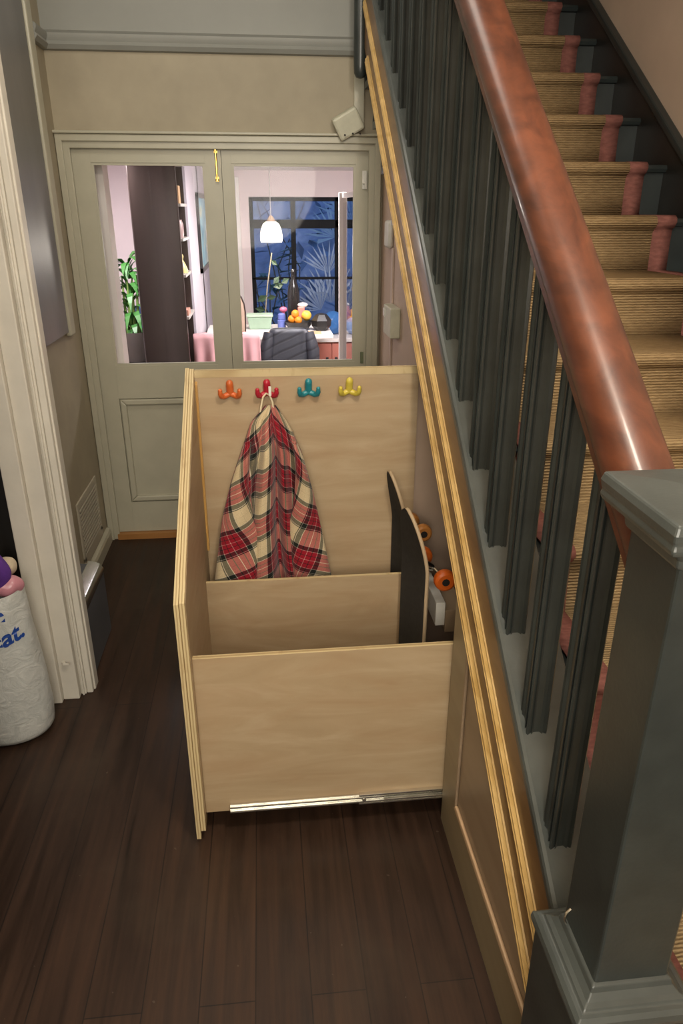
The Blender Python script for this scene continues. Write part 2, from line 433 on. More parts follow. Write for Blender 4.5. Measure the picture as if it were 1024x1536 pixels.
# ------------------------------------------------------------------ double doors
def door_leaf(name, x0, x1, px0, px1, label):
    z0, z1, y0, y1 = .034, DZ-.004, D+.004, D+.044
    pz0, pz1 = .958, 1.898
    r = thing(name, label, 'door', ((x0+x1)/2, D, 0)); r['kind'] = 'structure'
    b = MB()
    b.box(x0, px0, y0, y1, z0, z1); b.box(px1, x1, y0, y1, z0, z1)
    b.box(px0+.0002, px1-.0002, y0, y1, pz1, z1); b.box(px0+.0002, px1-.0002, y0, y1, .79, pz0); b.box(px0+.0002, px1-.0002, y0, y1, z0, .21)
    b.box(px0, px1, y0+.014, y1-.014, .21, .79)
    b.build('frame', M['door'], r)
    bd = MB()
    for (a0, a1, c0, c1) in ((px0, px1, pz0, pz1),):
        w = .012
        bd.box(a0, a0+w, y0+.004, y0+.018, c0, c1); bd.box(a1-w, a1, y0+.004, y0+.018, c0, c1); bd.box(a0+w, a1-w, y0+.004, y0+.018, c1-w, c1); bd.box(a0+w, a1-w, y0+.004, y0+.018, c0, c0+w)
    bd.build('glazing_bead', M['door'], r)
    pm = MB(); w = .03
    q = [(0, 0), (0, -.010), (.008, -.012), (.014, -.004), (.024, -.008), (.03, .014), (0, .014)]
    a0, a1, c0, c1 = px0+.005, px1-.005, .215, .785
    pm.yprism([(a0, c0), (a0+w, c0+w), (a0+w, c1-w), (a0, c1)], y0-.006, y0+.02)
    pm.yprism([(a1, c0), (a1-w, c0+w), (a1-w, c1-w), (a1, c1)], y0-.006, y0+.02)
    pm.yprism([(a0, c0), (a1, c0), (a1-w, c0+w), (a0+w, c0+w)], y0-.006, y0+.02)
    pm.yprism([(a0, c1), (a1, c1), (a1-w, c1-w), (a0+w, c1-w)], y0-.006, y0+.02)
    pm.build('panel_moulding', M['door'], r, bevel=.006)
    B(px0+.001, px1-.001, y0+.018, y0+.023, pz0, pz1).build('glass_pane', M['glass'], r)
    return r
dl = door_leaf('door_1', DX0-.003, -.167, -.762, -.243, 'cream left door leaf with glass over panel and brass bolt')
drr = door_leaf('door_2', -.165, DX1+.003, -.121, .470, 'cream right door leaf with glass panel behind the plywood drawer')
B(-.18, -.15, D+.0445, D+.054, .04, 1.95).build('meeting_strip', M['door'], dl)
bl = MB(); bl.tube([(-.19, D-.004, 1.955), (-.188, D-.004, 1.83)], .005, 10)
bl.tube([(-.188, D-.006, 1.83), (-.188, D-.006, 1.822)], .009, 10); bl.tube([(-.19, D-.006, 1.958), (-.19, D-.006, 1.95)], .008, 10)
bl.box(-.196, -.182, D-.004, D+.004, 1.94, 1.958); bl.box(-.195, -.181, D-.004, D+.004, 1.82, 1.84)
bl.build('bolt', M['brass'], dl, smooth=True)['label'] = 'brass bolt'
hg = MB(); hg.box(.500, .514, D-.003, D+.004, 1.79, 1.87); hg.tube([(.517, D-.006, 1.79), (.517, D-.006, 1.87)], .006, 8); hg.ball((.507, D-.004, 1.815), .006, 8)
hg.build('hinge', M['plasticwhite'], drr)['label'] = 'white painted hinge'
B(.500, .516, D-.004, D+.004, .95, 1.01).build('lock_plate', plain('verdigris_plate', (.16, .19, .11), .5, .4), drr, bevel=.002)['label'] = 'greenish lock plate'

# ------------------------------------------------------------------ left wall fittings
tp = thing('wall_panel', 'tall glossy grey panel with a pale edge strip on left wall', 'wall panel', (XL+.015, 3.3, 1.18))
g = NT('gloss_grey'); b = g.bsdf(Roughness=.36)
g.l(g.ramp(g.noise(g.coord('Object', (1, 1, .4)), 5, 4), [(.3, (.12, .118, .115)), (.7, (.17, .165, .16))]), b.inputs['Base Color'])
B(XL, XL+.02, 2.95, 3.455, 1.18, 2.75).build('panel_face', g.m, tp, bevel=.003)
B(XL, XL+.028, 3.47, 3.55, 1.16, 2.75).build('edge_strip', M['trim'], tp, bevel=.008)['label'] = 'pale cream edge strip'  # bead along the panel, its pale colour carries the white highlight
vt = thing('wall_vent', 'cream slatted air vent low on the left wall', 'vent', (XL, 3.42, .17))
v = MB(); v.box(XL, XL+.008, 3.21, 3.62, .395, .43); v.box(XL, XL+.008, 3.21, 3.62, .10, .15); v.box(XL, XL+.008, 3.21, 3.24, .13, .4); v.box(XL, XL+.008, 3.59, 3.62, .13, .4)
v.build('frame', M['vent'], vt, bevel=.002)
v = MB()
for k in range(12):
    z = .155+k*.0205
    v.box(XL+.001, XL+.011, 3.24, 3.59, z, z+.008)
v.build('louvre', M['vent'], vt)
B(XL, XL+.003, 3.24, 3.59, .15, .395).build('backing', plain('vent_shadow', (.05, .045, .04), .8), vt)
ht = thing('skirting_heater', 'low grey metal heater with chrome top edge behind the jamb', 'heater', (-.81, 2.62, 0))
MB().yprism([(XL, 0), (-.715, 0), (-.715, .29), (-.727, .318), (XL, .335)], 2.425, 2.81).build('casing', M['greymetal'], ht, bevel=.004)
MB().yprism([(-.712, .286), (-.711, .298), (-.724, .322), (-.745, .332), (-.770, .337), (-.770, .331), (-.748, .326), (-.729, .317), (-.716, .296)], 2.425, 2.806).build('top_edge', M['chrome'], ht, smooth=True)['label'] = 'chrome top edge'

# ------------------------------------------------------------------ things above / right of doors
sn = thing('motion_sensor', 'tilted cream plastic sensor box at top right door corner', 'sensor', (.447, D-.05, 2.02))
mb = MB(); mb.box(-.062, .062, -.03, .022, -.05, .05)
so = mb.build('housing', M['plasticcream'], None, bevel=.01); so.parent = sn; so.location = (0, 0, 0); so.rotation_euler = (math.radians(14), math.radians(-28), math.radians(-6))
for (a, c) in ((-.035, .02), (.03, -.008), (.0, .008)):
    mb = MB().tube([(a, -.034, c), (a, -.028, c)], .004, 8)
    q = mb.build('screw_hole', M['black'], None); q.parent = so; q.location = (a, -.031, c)
    for vtx in q.data.vertices: vtx.co = (vtx.co.x, vtx.co.z*0+vtx.co.y, vtx.co.z-.004)
tag(B(.455, .503, D-.02, D, 2.06, 2.335).build('cable_trunking', M['trim'], bevel=.003), 'cream vertical cable trunking above the sensor box', 'trunking')
nd = MB(); nd.lathe([(.004, 0), (.018, .004), (.027, .02), (.029, .05), (.029, .9)], (.462, 3.60, 2.225), 20)
tag(nd.build('newel_drop', M['green'], smooth=True), 'dark green rounded newel drop hanging beside the string top', 'newel drop')
# wall fittings on the understair wall
X6 = .60
th = MB(); th.box(X6-.026, X6, 3.43, 3.545, 1.535, 1.655)
tag(th.build('thermostat', M['plasticwhite'], bevel=.016, smooth=True), 'white rounded thermostat on the pink wall', 'thermostat')
cd = MB(); cd.box(X6-.010, X6, 3.39, 3.425, .3, 1.54)
tag(cd.build('cable_conduit', paint('conduit_pink', (.55, .43, .36), .4), bevel=.003), 'thin pink painted conduit below the thermostat', 'conduit')
sw = thing('light_switch', 'cream light switch box on conduit by the stair string', 'switch', (X6, 3.30, 1.17))
B(X6-.045, X6, 3.20, 3.39, 1.17, 1.30).build('back_box', M['plasticcream'], sw, bevel=.005)
B(X6-.052, X6-.044, 3.33, 3.37, 1.25, 1.285).build('rocker', M['plasticwhite'], sw, bevel=.002)

# ------------------------------------------------------------------ staircase
RISE, GO = .1858, .268
_NY = {1: 2.33, 2: 2.035, 3: 1.79, 4: 1.52, 5: 1.24, 6: .965, 7: .695, 8: .425, 9: .155}
def ny(k): return _NY.get(k, 2.62-.268*k)
def go(k): return ny(k-1)-ny(k)
def nz(k): return 1.672-.1858*k
st = thing('staircase', 'dark green painted closed string staircase rising away on the right', 'staircase', (1.0, 1.5, 0))
KS = list(range(8, -8, -1))
for k in KS:
    y, z = ny(k), nz(k)
    MB().xprism([(y+.02, z-.028), (y+.006, z-.026), (y, z-.014), (y+.006, z-.002), (y+.02, z), (y+go(k)+.04, z), (y+go(k)+.04, z-.028)], .50, 1.555).build('tread', M['stairgreen'], st)
    MB().box(.50, 1.555, y+.025, y+.04, z-RISE, z-.028).build('riser', M['stairgreen'], st)
# wall string
def wz(y): return 1.906+.686*(y-2.846)
MB().xprism([(.4, 0), (.4, wz(.4)), (5.0, wz(5.0)), (5.0, wz(5.0)-.5), (1.1, 0)], 1.553, 1.578).build('wall_string', M['darkstair'], st)
MB().xprism([(.4, wz(.4)), (.4, wz(.4)+.035), (5.0, wz(5.0)+.035), (5.0, wz(5.0))], 1.54, 1.58).build('wall_string_capping', M['stairgreen'], st, bevel=.008)
Y0, Y1 = .793, 3.75
# outer string: brown board + two raw mouldings + grey green capping
MB().xprism([(Y0, zs(Y0, -.45)), (Y0, zs(Y0, -.13)), (Y1, zs(Y1, -.13)), (Y1, zs(Y1, -.45))], XS-.004, XS+.03).build('outer_string', M['brown'], st)
prof = [(-.018, 0), (-.020, .006), (-.015, .012), (-.0185, .018), (-.0185, .026), (-.013, .031), (-.007, .038), (-.006, .044), (0, .046), (0, 0)]
def slopemould(off, y0, y1, name, kp=1, kh=1):
    b = MB(); n = len(prof)
    vs = []
    for y in (y0, y1):
        for p, q in prof: vs.append((XS-.004+p*kp, y-q*.615*kh, zs(y, off)+q*.788*kh))
    b.add(vs, [tuple(range(n)), tuple(range(n, 2*n))[::-1]]+[(i, n+i, n+(i+1) % n, (i+1) % n) for i in range(n)])
    return b.build(name, M['gold'], st, smooth=True, ang=25)
slopemould(-.446, .83, 3.48, 'lower_moulding', .62, .66)['label'] = 'raw pine lower moulding'
slopemould(-.304, .83, 3.72, 'upper_moulding', .55, .60)['label'] = 'raw pine upper moulding'
MB().xprism([(.792, zs(.792, -.152)), (.792, zs(.792, -.112)), (Y1, zs(Y1, -.112)), (Y1, zs(Y1, -.152))], XS-.012, .60).build('string_capping', M['greencap'], st, bevel=.009)['label'] = 'grey green string capping with painted-in top light'
# inner face under the string cap
MB().xprism([(.80, zs(.80, -.5)), (.80, zs(.80, -.152)), (Y1, zs(Y1, -.152)), (Y1, zs(Y1, -.5))], XS+.03, .56).build('string_core', M['green'], st)
# stair soffit
MB().xprism([(2.35, zs(2.35, -.46)), (2.35, zs(2.35, -.44)), (Y1, zs(Y1, -.44)), (Y1, zs(Y1, -.46))], XS+.0, .60).build('soffit', M['wallpink'], st)

# panelling under the string
pn = MB(); pn.xprism([(.70, 0), (.70, .05), (.72, zs(.72, -.47)), (1.612, zs(1.612, -.47)), (1.612, 0)], XS, XS+.018)
po = struct(pn.build('wall_stair_panel', M['panel']), 'olive brown plywood panel under the stair string', 'panelling')
B(XS-.006, XS, .70, 1.612, 0, .165).build('bottom_rail', M['panelrail'], po)
MB().xprism([(1.49, .165), (1.612, .165), (1.612, zs(1.612, -.475)), (1.49, zs(1.49, -.475))], XS-.006, XS).build('end_stile', M['panelrail'], po)
bd = MB(); bd.xprism([(.86, .165), (1.49, .165), (1.475, .185), (.86, .185)], XS-.009, XS); 
bd.build('bead', M['bead'], po, bevel=.004)
B(XS-.008, XS, 1.478, 1.49, .166, zs(1.48, -.475)).build('stile_bead', M['panel'], po, bevel=.003)
# cupboard interior
cp = MB(); cp.box(.497, 1.5, 2.30, 2.312, 0, 1.24); 
struct(cp.build('wall_cupboard_divider', M['wallpink']), 'pinkish brown divider inside the stair cupboard', 'wall')
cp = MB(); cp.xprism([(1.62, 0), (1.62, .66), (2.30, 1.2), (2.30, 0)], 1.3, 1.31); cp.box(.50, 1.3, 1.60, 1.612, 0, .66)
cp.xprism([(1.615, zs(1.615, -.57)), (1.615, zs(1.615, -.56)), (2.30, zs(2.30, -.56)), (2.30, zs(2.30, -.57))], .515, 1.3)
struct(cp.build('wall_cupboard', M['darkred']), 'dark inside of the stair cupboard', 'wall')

# stair runner
def runner_prof():
    pts = [(ny(9)-.30+.0, .008), (ny(8)+.016, .008)]
    e = .007
    for k in KS:
        y, z = ny(k), nz(k)
        yb = y+.025-e
        pts += [(yb, z-.10), (yb, z-.045), (yb-.004, z-.034), (y+.004, z-.030), (y-e, z-.014), (y-e*.6, z-.002), (y+.006, z+e*.8), (y+.02, z+e), (y+go(k)*.5, z+e), (y+go(k)+.012, z+e)]
    return pts
rp = runner_prof()
def strip(x0, x1, lift=0):
    b = MB(); L = 0
    for i, (y, z) in enumerate(rp):
        if i: L += math.hypot(y-rp[i-1][0], z-rp[i-1][1])
        b.v += [(x0, y, z+lift), (x1, y, z+lift)]
        b.uv[2*i] = (x0, L); b.uv[2*i+1] = (x1, L)
        if i: b.f.append((2*i-2, 2*i-1, 2*i+1, 2*i))
    return b
RX0, RX1, BW = .665, 1.472, .07
rn = thing('stair_runner', 'straw coloured sisal stair runner with dusky pink borders', 'stair carpet', (1.05, 1.5, 0))
strip(RX0+BW, RX1-BW).build('carpet_field', M['sisal'], rn, smooth=True, ang=80, fix=False, solid=.005)
strip(RX0, RX0+BW+.002, .001).build('carpet_border', M['border'], rn, smooth=True, ang=80, fix=False, solid=.005)['label'] = 'dusky pink left border'
strip(RX1-BW-.002, RX1, .001).build('carpet_border', M['border'], rn, smooth=True, ang=80, fix=False, solid=.005)['label'] = 'dusky pink right border'

# balustrade: handrail + balusters
bs = thing('balustrade', 'red mahogany handrail carried on dark green balusters along the stairs', 'balustrade', (.51, 1.5, 0))
def bal_poly(cx, cy, h=.0215, c=.0082):
    p = []
    for sx, sy in ((-1, -1), (1, -1), (1, 1), (-1, 1)):
        def P(a, b_): return (cx+a*sx, cy+b_*sy)
        q = [(h-c*1.9, h-.004), (h-c*1.5, h-.004), (h-c*1.25, h), (h-c*.35, h), (h, h-c*.35), (h, h-c*1.25), (h-.004, h-c*1.5), (h-.004, h-c*1.9)]
        pts = [P(a, b_) for a, b_ in q]
        if sx*sy < 0: pts = pts
        else: pts = pts[::-1]
        p += pts
    # order by angle
    return sorted(p, key=lambda t: math.atan2(t[1]-cy, t[0]-cx))
for i in range(18):
    yc = .955+.163*i
    if yc > 3.7: break
    MB().zprism(bal_poly(.5055, yc), lambda x, y: zs(y, -.118), lambda x, y: zs(y, .60)).build('baluster', M['green'], bs)
hr = MB()
hp = []
for i in range(28):
    t = 2*PI*i/28
    a, c = math.cos(t), math.sin(t)
    x = .047*math.copysign(abs(a)**.75, a); z = (.050 if c > 0 else .046)*math.copysign(abs(c)**.85, c)
    if c < -.35 : x *= .80
    if -.35 <= c < -.1: x *= .9
    hp.append((x, z))
d = Vector((0, 1, SL)).normalized(); nrm = Vector((0, -d.z, d.y))
ya, yb_ = .7905, 3.75
vs = []
for y in (ya, yb_):
    for x, q in hp:
        p = Vector((.509, y, zs(y, .655)))+nrm*q
        if y == ya:
            # trim square to newel face
            p -= d*((p.y-ya)/d.y)
        vs.append(p+Vector((x, 0, 0)))
n = len(hp)
hr.add(vs, [tuple(range(n))[::-1], tuple(range(n, 2*n))]+[(i, (i+1) % n, n+(i+1) % n, n+i) for i in range(n)])
hr.build('handrail', M['mahog'], bs, smooth=True, ang=50)['label'] = 'red mahogany handrail'
sr = MB().xprism([(.80, zs(.80, .588)), (.80, zs(.80, .606)), (3.7, zs(3.7, .606)), (3.7, zs(3.7, .588))], .483, .535)
sr.build('baluster_rail', M['mahog'], bs)

# newel post
nw = thing('newel_post', 'square dark green newel post at the foot of the stairs', 'newel post', (.51, .733, 0))
def ringloft(rings, cx, cy):
    b = MB(); o = 0
    for h, z in rings:
        b.v += [(cx-h, cy-h, z), (cx+h, cy-h, z), (cx+h, cy+h, z), (cx-h, cy+h, z)]
    for i in range(len(rings)-1):
        for j in range(4): b.f.append((i*4+j, i*4+(j+1) % 4, i*4+4+(j+1) % 4, i*4+4+j))
    b.f.append((3, 2, 1, 0)); k = 4*(len(rings)-1); b.f.append((k, k+1, k+2, k+3))
    return b
NX, NY = .510, .733
K = .907
def NR(rings): return [(h*K, 1.7-(1.7-z)*K) for h, z in rings]
ringloft(NR([(.0635, .49), (.0635, 1.30)]), NX, NY).build('shaft', M['green'], nw, bevel=.004)
ringloft(NR([(.0635, 1.288), (.070, 1.292), (.072, 1.305), (.084, 1.318), (.097, 1.325), (.100, 1.332), (.097, 1.338), (.099, 1.343), (.1005, 1.352), (.097, 1.364), (.0, 1.372)]), NX, NY).build('cap', M['greencap'], nw, bevel=.003)['label'] = 'grey green cap with painted-in top light'
ringloft([(.0893, 0), (.0893, .584)], NX, NY).build('plinth', M['green'], nw, bevel=.004)
ringloft(NR([(.0985, .462), (.105, .466), (.1065, .476), (.1045, .487), (.098, .493), (.090, .494), (.087, .499), (.080, .503), (.071, .512), (.0685, .523), (.0635, .526)]), NX, NY).build('plinth_moulding', M['greencap'], nw, bevel=.002)['label'] = 'grey green plinth moulding'
tag(MB().tube([(.4525, .773, .668), (.446, .772, .662), (.443, .771, .650), (.446, .770, .640)], .0022, 6).build('metal_hook', M['steel'], smooth=True), 'tiny bright metal hook low on the side of the newel post', 'hook')

# ------------------------------------------------------------------ pull-out plywood drawer
YF, YB, XO, XI = 1.627, 2.281, -.250, -.221
dr = thing('pull_out_drawer', 'large birch plywood pull-out drawer unit extended from under the stairs', 'drawer unit', (.1, 1.95, 0))
face = [(1.589, .018), (1.589, .796), (2.30, 1.240), (2.30, .018)]
MB().xprism(face, XO, XO+.013).build('front_panel', M['plyx'], dr, bevel=.0015)
lin = [(1.592, .045), (1.592, .798), (2.295, 1.238), (2.295, .045)]
MB().xprism(lin, XO+.0132, XI-.001).build('front_lining', M['plyx'], dr, bevel=.0015)
MB().xprism([(1.600, .085), (1.600, .795), (2.281, 1.221), (2.281, .085)], XI-.001, XI).build('lining_face', M['ply'], dr)
def board(name, x0, x1, y0, z0, z1, th=.016):
    o = B(x0, x1, y0, y0+th, z0, z1-.0008).build(name, M['ply'], dr)
    B(x0, x1, y0+.0003, y0+th-.0003, z1-.0008, z1).build('top_edge', M['plyz'], o)
    return o
board('side_board', XI, .505, YF, .080, .609)
board('partition', XI, .447, 2.130, .105, .564, .014)
tbd = board('tall_board', XI, .494, YB, .085, 1.234, .018)
B(XI, .494, YB-.0012, YB, 1.2115, 1.2335).build('edge_lipping', M['plyz'], tbd)['label'] = 'pale edge lipping'
B(XI, .52, YF+.016, YB, .085, .104).build('base_board', M['ply'], dr)
MB().xprism([(2.274, 1.19), (2.281, 1.20), (2.281, .62), (2.262, .62)], XI, XI+.007).build('corner_batten', wood('orange_batten', (.45, .24, .06), (.58, .34, .1), 'z'), dr)['label'] = 'orange pine corner batten'
sl_ = MB()
sl_.box(-.152, .30, YF-.008, YF-.001, .079, .108); sl_.box(-.152, .30, YF-.014, YF-.008, .083, .089); sl_.box(-.152, .30, YF-.014, YF-.008, .098, .104)
o1 = sl_.build('drawer_slide', M['steel'], dr, bevel=.001)
s2 = MB(); s2.box(.225, .478, YF-.013, YF-.0005, .076, .082); s2.box(.225, .478, YF-.013, YF-.0005, .105, .112); s2.box(.225, .478, YF-.004, YF-.0005, .082, .105)
s2.tube([(.24, YF-.016, .094), (.24, YF-.004, .094)], .006, 10); s2.box(.30, .478, YF-.017, YF-.008, .087, .094)
s2.build('outer_channel', M['steel'], o1, bevel=.001)

# hooks
def hook(loc, col, label):
    r = thing('coat_hook', label, 'hook', loc, 'coat hooks in a row on the plywood board')
    x, y, z = loc
    b = MB()
    b.tube([(x, y-.006, z-.016), (x, y-.008, z-.004), (x, y-.010, z+.010), (x, y-.015, z+.018), (x, y-.020, z+.024)], [.008, .0115, .012, .0118, .0085], 12)
    b.ball((x, y-.019, z+.023), .0115, 12, 1, .7, 1.1)
    b.build('centre_prong', col, r, smooth=True)
    for s_ in (-1, 1):
        a = MB()
        a.tube([(x, y-.006, z-.010), (x+s_*.010, y-.008, z-.015), (x+s_*.020, y-.013, z-.019), (x+s_*.027, y-.022, z-.016), (x+s_*.030, y-.030, z-.006), (x+s_*.030, y-.032, z+.003)], [.010, .0095, .009, .0085, .0078, .0062], 12)
        a.ball((x+s_*.030, y-.032, z+.004), .0068, 10)
        a.build('side_prong', col, r, smooth=True)
    return r
HC = [('orange', (.62, .14, .035), -.113), ('red', (.45, .02, .04), .003), ('teal', (.02, .22, .26), .135), ('yellow', (.62, .5, .07), .266)]
HT = {'orange': 'orange coat hook at the row end near the drawer front panel', 'red': 'red coat hook holding the tartan shirt', 'teal': 'teal blue coat hook between the red and yellow ones', 'yellow': 'yellow coat hook at the row end nearest the stairs'}
for nme, c, x in HC:
    hook((x, YB, 1.172), plain(nme+'_enamel', c, .3), HT[nme])

# ------------------------------------------------------------------ tartan shirt
sh = thing('tartan_shirt', 'cream, red and grey tartan flannel shirt hanging from the red hook', 'shirt', (.01, 2.25, .25))
ZT = 1.125
LEFT = [(0, -.004), (.055, -.052), (.115, -.074), (.25, -.124), (.37, -.159), (.60, -.198), (.95, -.215)]
RIGHT = [(0, .028), (.07, .072), (.155, .106), (.285, .139), (.40, .161), (.60, .198), (.95, .225)]
def interp(tab, d_):
    for (a, b_), (c, e) in zip(tab, tab[1:]):
        if d_ <= c: return b_+(e-b_)*(d_-a)/(c-a)
    return tab[-1][1]
LEN = .93
def fold(xn, d_):   # depth of folds towards viewer, xn in -1..1
    g_ = min(1, d_/.16)
    f = .020*math.cos(xn*5.2+.5)+.016*math.cos(xn*12.5+1.2+d_*1.5)+.008*math.sin(xn*21+d_*3)
    f -= .05*math.exp(-((xn-.14)/.08)**2)*min(1, d_/.3)
    return f*g_
def shirt_pt(s_, d_, lift=0, l=None, r_=None):
    L, R_ = interp(LEFT, d_), interp(RIGHT, d_)
    xn = s_*2-1
    x = L+(R_-L)*s_
    edge = 1-abs(xn)**4
    y = YB-.028-.045*min(1, d_/.12)*edge**.5 - fold(xn, d_)*edge - lift
    return Vector((x, min(y, YB-.006), ZT-d_))
def body_fn(a, b_):
    s_ = .12+.76*a if False else a
    return shirt_pt(s_, b_*LEN)
def body_uv(a, b_):
    d_ = b_*LEN; xn = a*2-1
    return (.062+xn*.20*(.45+.55*min(1, d_/.5))+.012*math.sin(xn*6+d_*4), d_*.98-.10*abs(xn-.1)**1.0*(.9)+.05)
MB().grid(body_fn, 64, 60, body_uv).build('shirt_body', M['tartan'], sh, smooth=True, ang=180, fix=False, solid=.003)
def sleeve(side):
    # flattened tube lying over the outer third of the shirt
    d0, d1 = .11, .80
    def fn(a, b_):
        d_ = d0+(d1-d0)*b_
        L, R_ = interp(LEFT, d_), interp(RIGHT, d_); W = R_-L
        if side < 0: x0, x1 = L-.003, L+W*(.12+.25*min(1, b_*2.2)-.05*max(0, b_-.5))
        else: x0, x1 = R_-W*(.08+.25*min(1, b_*2.2)), R_+.003
        t_ = 2*PI*a
        cx, hw = (x0+x1)/2, (x1-x0)/2
        th = .030+.007*math.sin(b_*11+side)+.004*math.sin(b_*23)
        x = cx+hw*math.cos(t_); 
        base = shirt_pt(max(0, min(1, (cx-L)/W)), d_).y
        y = base-.016+th*math.sin(t_)*(1 if math.sin(t_) < 0 else .3)+.004*math.sin(t_*3+b_*9)
        return Vector((x, min(y, YB-.004), ZT-d_))
    def uv(a, b_):
        d_ = (d1-d0)*b_
        u = (a if a < .5 else 1-a)*.30
        rot = side*.42
        return (u*math.cos(rot)-d_*math.sin(rot)+.03, u*math.sin(rot)+d_*math.cos(rot)+.07*(1-side))
    b = MB().grid(fn, 36, 44, uv)
    b.build('sleeve', M['tartan'], sh, smooth=True, ang=180, fix=False)
sleeve(-1); sleeve(1)
# front placket edge fold and collar roll
lp = MB(); lp.tube([(-.022, YB-.03, 1.095), (-.017, YB-.028, 1.125), (-.010, YB-.026, 1.152), (.0, YB-.024, 1.163), (.010, YB-.026, 1.158), (.019, YB-.028, 1.135), (.021, YB-.03, 1.105)], .0032, 8)
lp.build('hanging_loop', plain('cream_cord', (.72, .62, .42), .8), sh, smooth=True)['label'] = 'cream cord hanging loop'
lp = MB(); lp.box(.008, .016, YB-.046, YB-.044, 1.160, 1.190); 
lp.build('loop_tag', plain('white_tag', (.75, .73, .66), .6), sh)['label'] = 'white tag'

# ------------------------------------------------------------------ skateboards
def skateboard(x, y0, y1, ztop, zbot, kick, wheelcol, zt, label, wr=.034, tw=.019):
    yc, hw = (y0+y1)/2, (y1-y0)/2
    r = thing('skateboard', label, 'skateboard', (x, yc, zbot))
    H = ztop-zbot
    def outline(q): # half width factor along length 0..1
        e = .2
        if q < e: return math.sqrt(max(0, 1-((e-q)/e)**2))
        if q > 1-e*1.35: return max(0, 1-((q-1+e*1.35)/(e*1.35))**2.4)**.62
        return 1
    def xoff(q):
        o = 0
        if q > .76: o -= kick*((q-.76)/.24)**1.35
        if q < .12: o -= kick*.2*((.12-q)/.12)**1.4
        return o
    def mk(dx, grow):
        def fn(a, b_):
            q = .002+.996*b_; w = max(.02, outline(q))*(hw+grow)
            c = (a*2-1)
            return Vector((x+dx+xoff(q)-.004*c*c*outline(q)-tw*w*c/hw, yc+w*c, zbot+H*q))
        return fn
    MB().grid(mk(0, 0), 10, 60).build('deck', M['deckply'], r, smooth=True, ang=180, solid=.010, fix=False)
    MB().grid(mk(-.0062, -.0012), 10, 60).build('grip_tape', M['grip'], r, smooth=True, ang=180, fix=False)['label'] = 'black grip tape'
    for z in (zt, zbot+.16):
        tk = MB(); xx = x+.012
        tk.box(x+.006, xx+.004, yc-.03, yc+.03, z-.04, z+.04)
        tk.tube([(xx, yc, z+.02), (xx+.028, yc, z+.006), (xx+.042, yc, z)], [.018, .014, .010], 10)
        tk.tube([(xx+.042+tw*.9, yc-hw+.012, z), (xx+.042-tw*.9, yc+hw-.012, z)], .006, 8)
        to = tk.build('truck', M['steel'], r, smooth=True)
        for s_ in (-1, 1):
            w = MB(); yy = yc+s_*(hw-.010); xw = xx+.042-s_*tw*.9
            w.lathe([(.011, -.017), (wr*.72, -.017), (wr*.93, -.012), (wr, -.004), (wr, .006), (wr*.93, .013), (wr*.7, .017), (.011, .017)], (xw, yy, z), 22, axis='y')
            wo = w.build('wheel', wheelcol, to, smooth=True)
            MB().lathe([(.012, -.018), (.012, .018)], (xw, yy, z), 12, axis='y').build('bearing', M['black'], wo)
    return r
skateboard(.449, 1.895, 2.085, .862, .106, .036, plain('orange_urethane', (.68, .13, .015), .35), .655, 'front skateboard with bright orange wheels standing on end')
skateboard(.440, 2.150, 2.270, .905, .106, .045, plain('amber_urethane', (.55, .22, .05), .3), .70, 'rear skateboard with amber wheels, its nose rising highest', .03, .012)
bk = thing('timber_block', 'short white ended timber block beneath the orange wheels', 'block', (.56, 1.95, .44))
B(.505, .535, 1.93, 2.14, .478, .560).build('white_batten', M['plasticwhite'], bk, bevel=.002)['label'] = 'white batten'
B(.5355, .60, 1.925, 2.14, .455, .535).build('wood_block', M['panel'], bk, bevel=.002)

# ------------------------------------------------------------------ bag in the doorway
bgx, bgy = -.935, 2.165
bg = thing('laundry_bag', 'crumpled white plastic bag with blue lettering standing in side doorway', 'bag', (bgx, bgy, 0))
BP = [(.10, 0), (.128, .006), (.142, .03), (.147, .10), (.144, .22), (.138, .32), (.132, .42), (.128, .50), (.122, .55), (.118, .565)]
def bag_r(z):
    for (r0, h0), (r1, h1) in zip(BP, BP[1:]):
        if z <= h1: return r0+(r1-r0)*(z-h0)/(h1-h0)
    return BP[-1][0]
def bag_wob(t_, h): return 1+.012*math.sin(3*t_+h*9)*min(1, h/.1)+.010*math.sin(7*t_-h*22)*min(1, h/.3)
def bag_pt(t_, z, lift=0):
    r_ = bag_r(z)*bag_wob(t_, z)+lift
    return Vector((bgx+r_*math.cos(t_), bgy+r_*.78*math.sin(t_), z))
b = MB()
NZ, NT_ = 40, 64
for i in range(NZ+1):
    z = .565*i/NZ
    for j in range(NT_):
        b.v.append(tuple(bag_pt(2*PI*j/NT_, z)))
for i in range(NZ):
    for j in range(NT_): b.f.append((i*NT_+j, i*NT_+(j+1) % NT_, (i+1)*NT_+(j+1) % NT_, (i+1)*NT_+j))
b.f.append(tuple(range(NT_))[::-1])
gm = NT('white_bag_plastic'); bb = gm.bsdf(Roughness=.32)
fz = gm.noise(gm.coord('Object', (1, 1, 1.4)), 16, 5, .6, 1.5)
gm.l(gm.ramp(fz, [(.3, (.50, .52, .50)), (.7, (.66, .67, .64))]), bb.inputs['Base Color']); gm.bump(bb, fz, .5, .012)
b.build('bag_body', gm.m, bg, smooth=True, ang=180, fix=False)
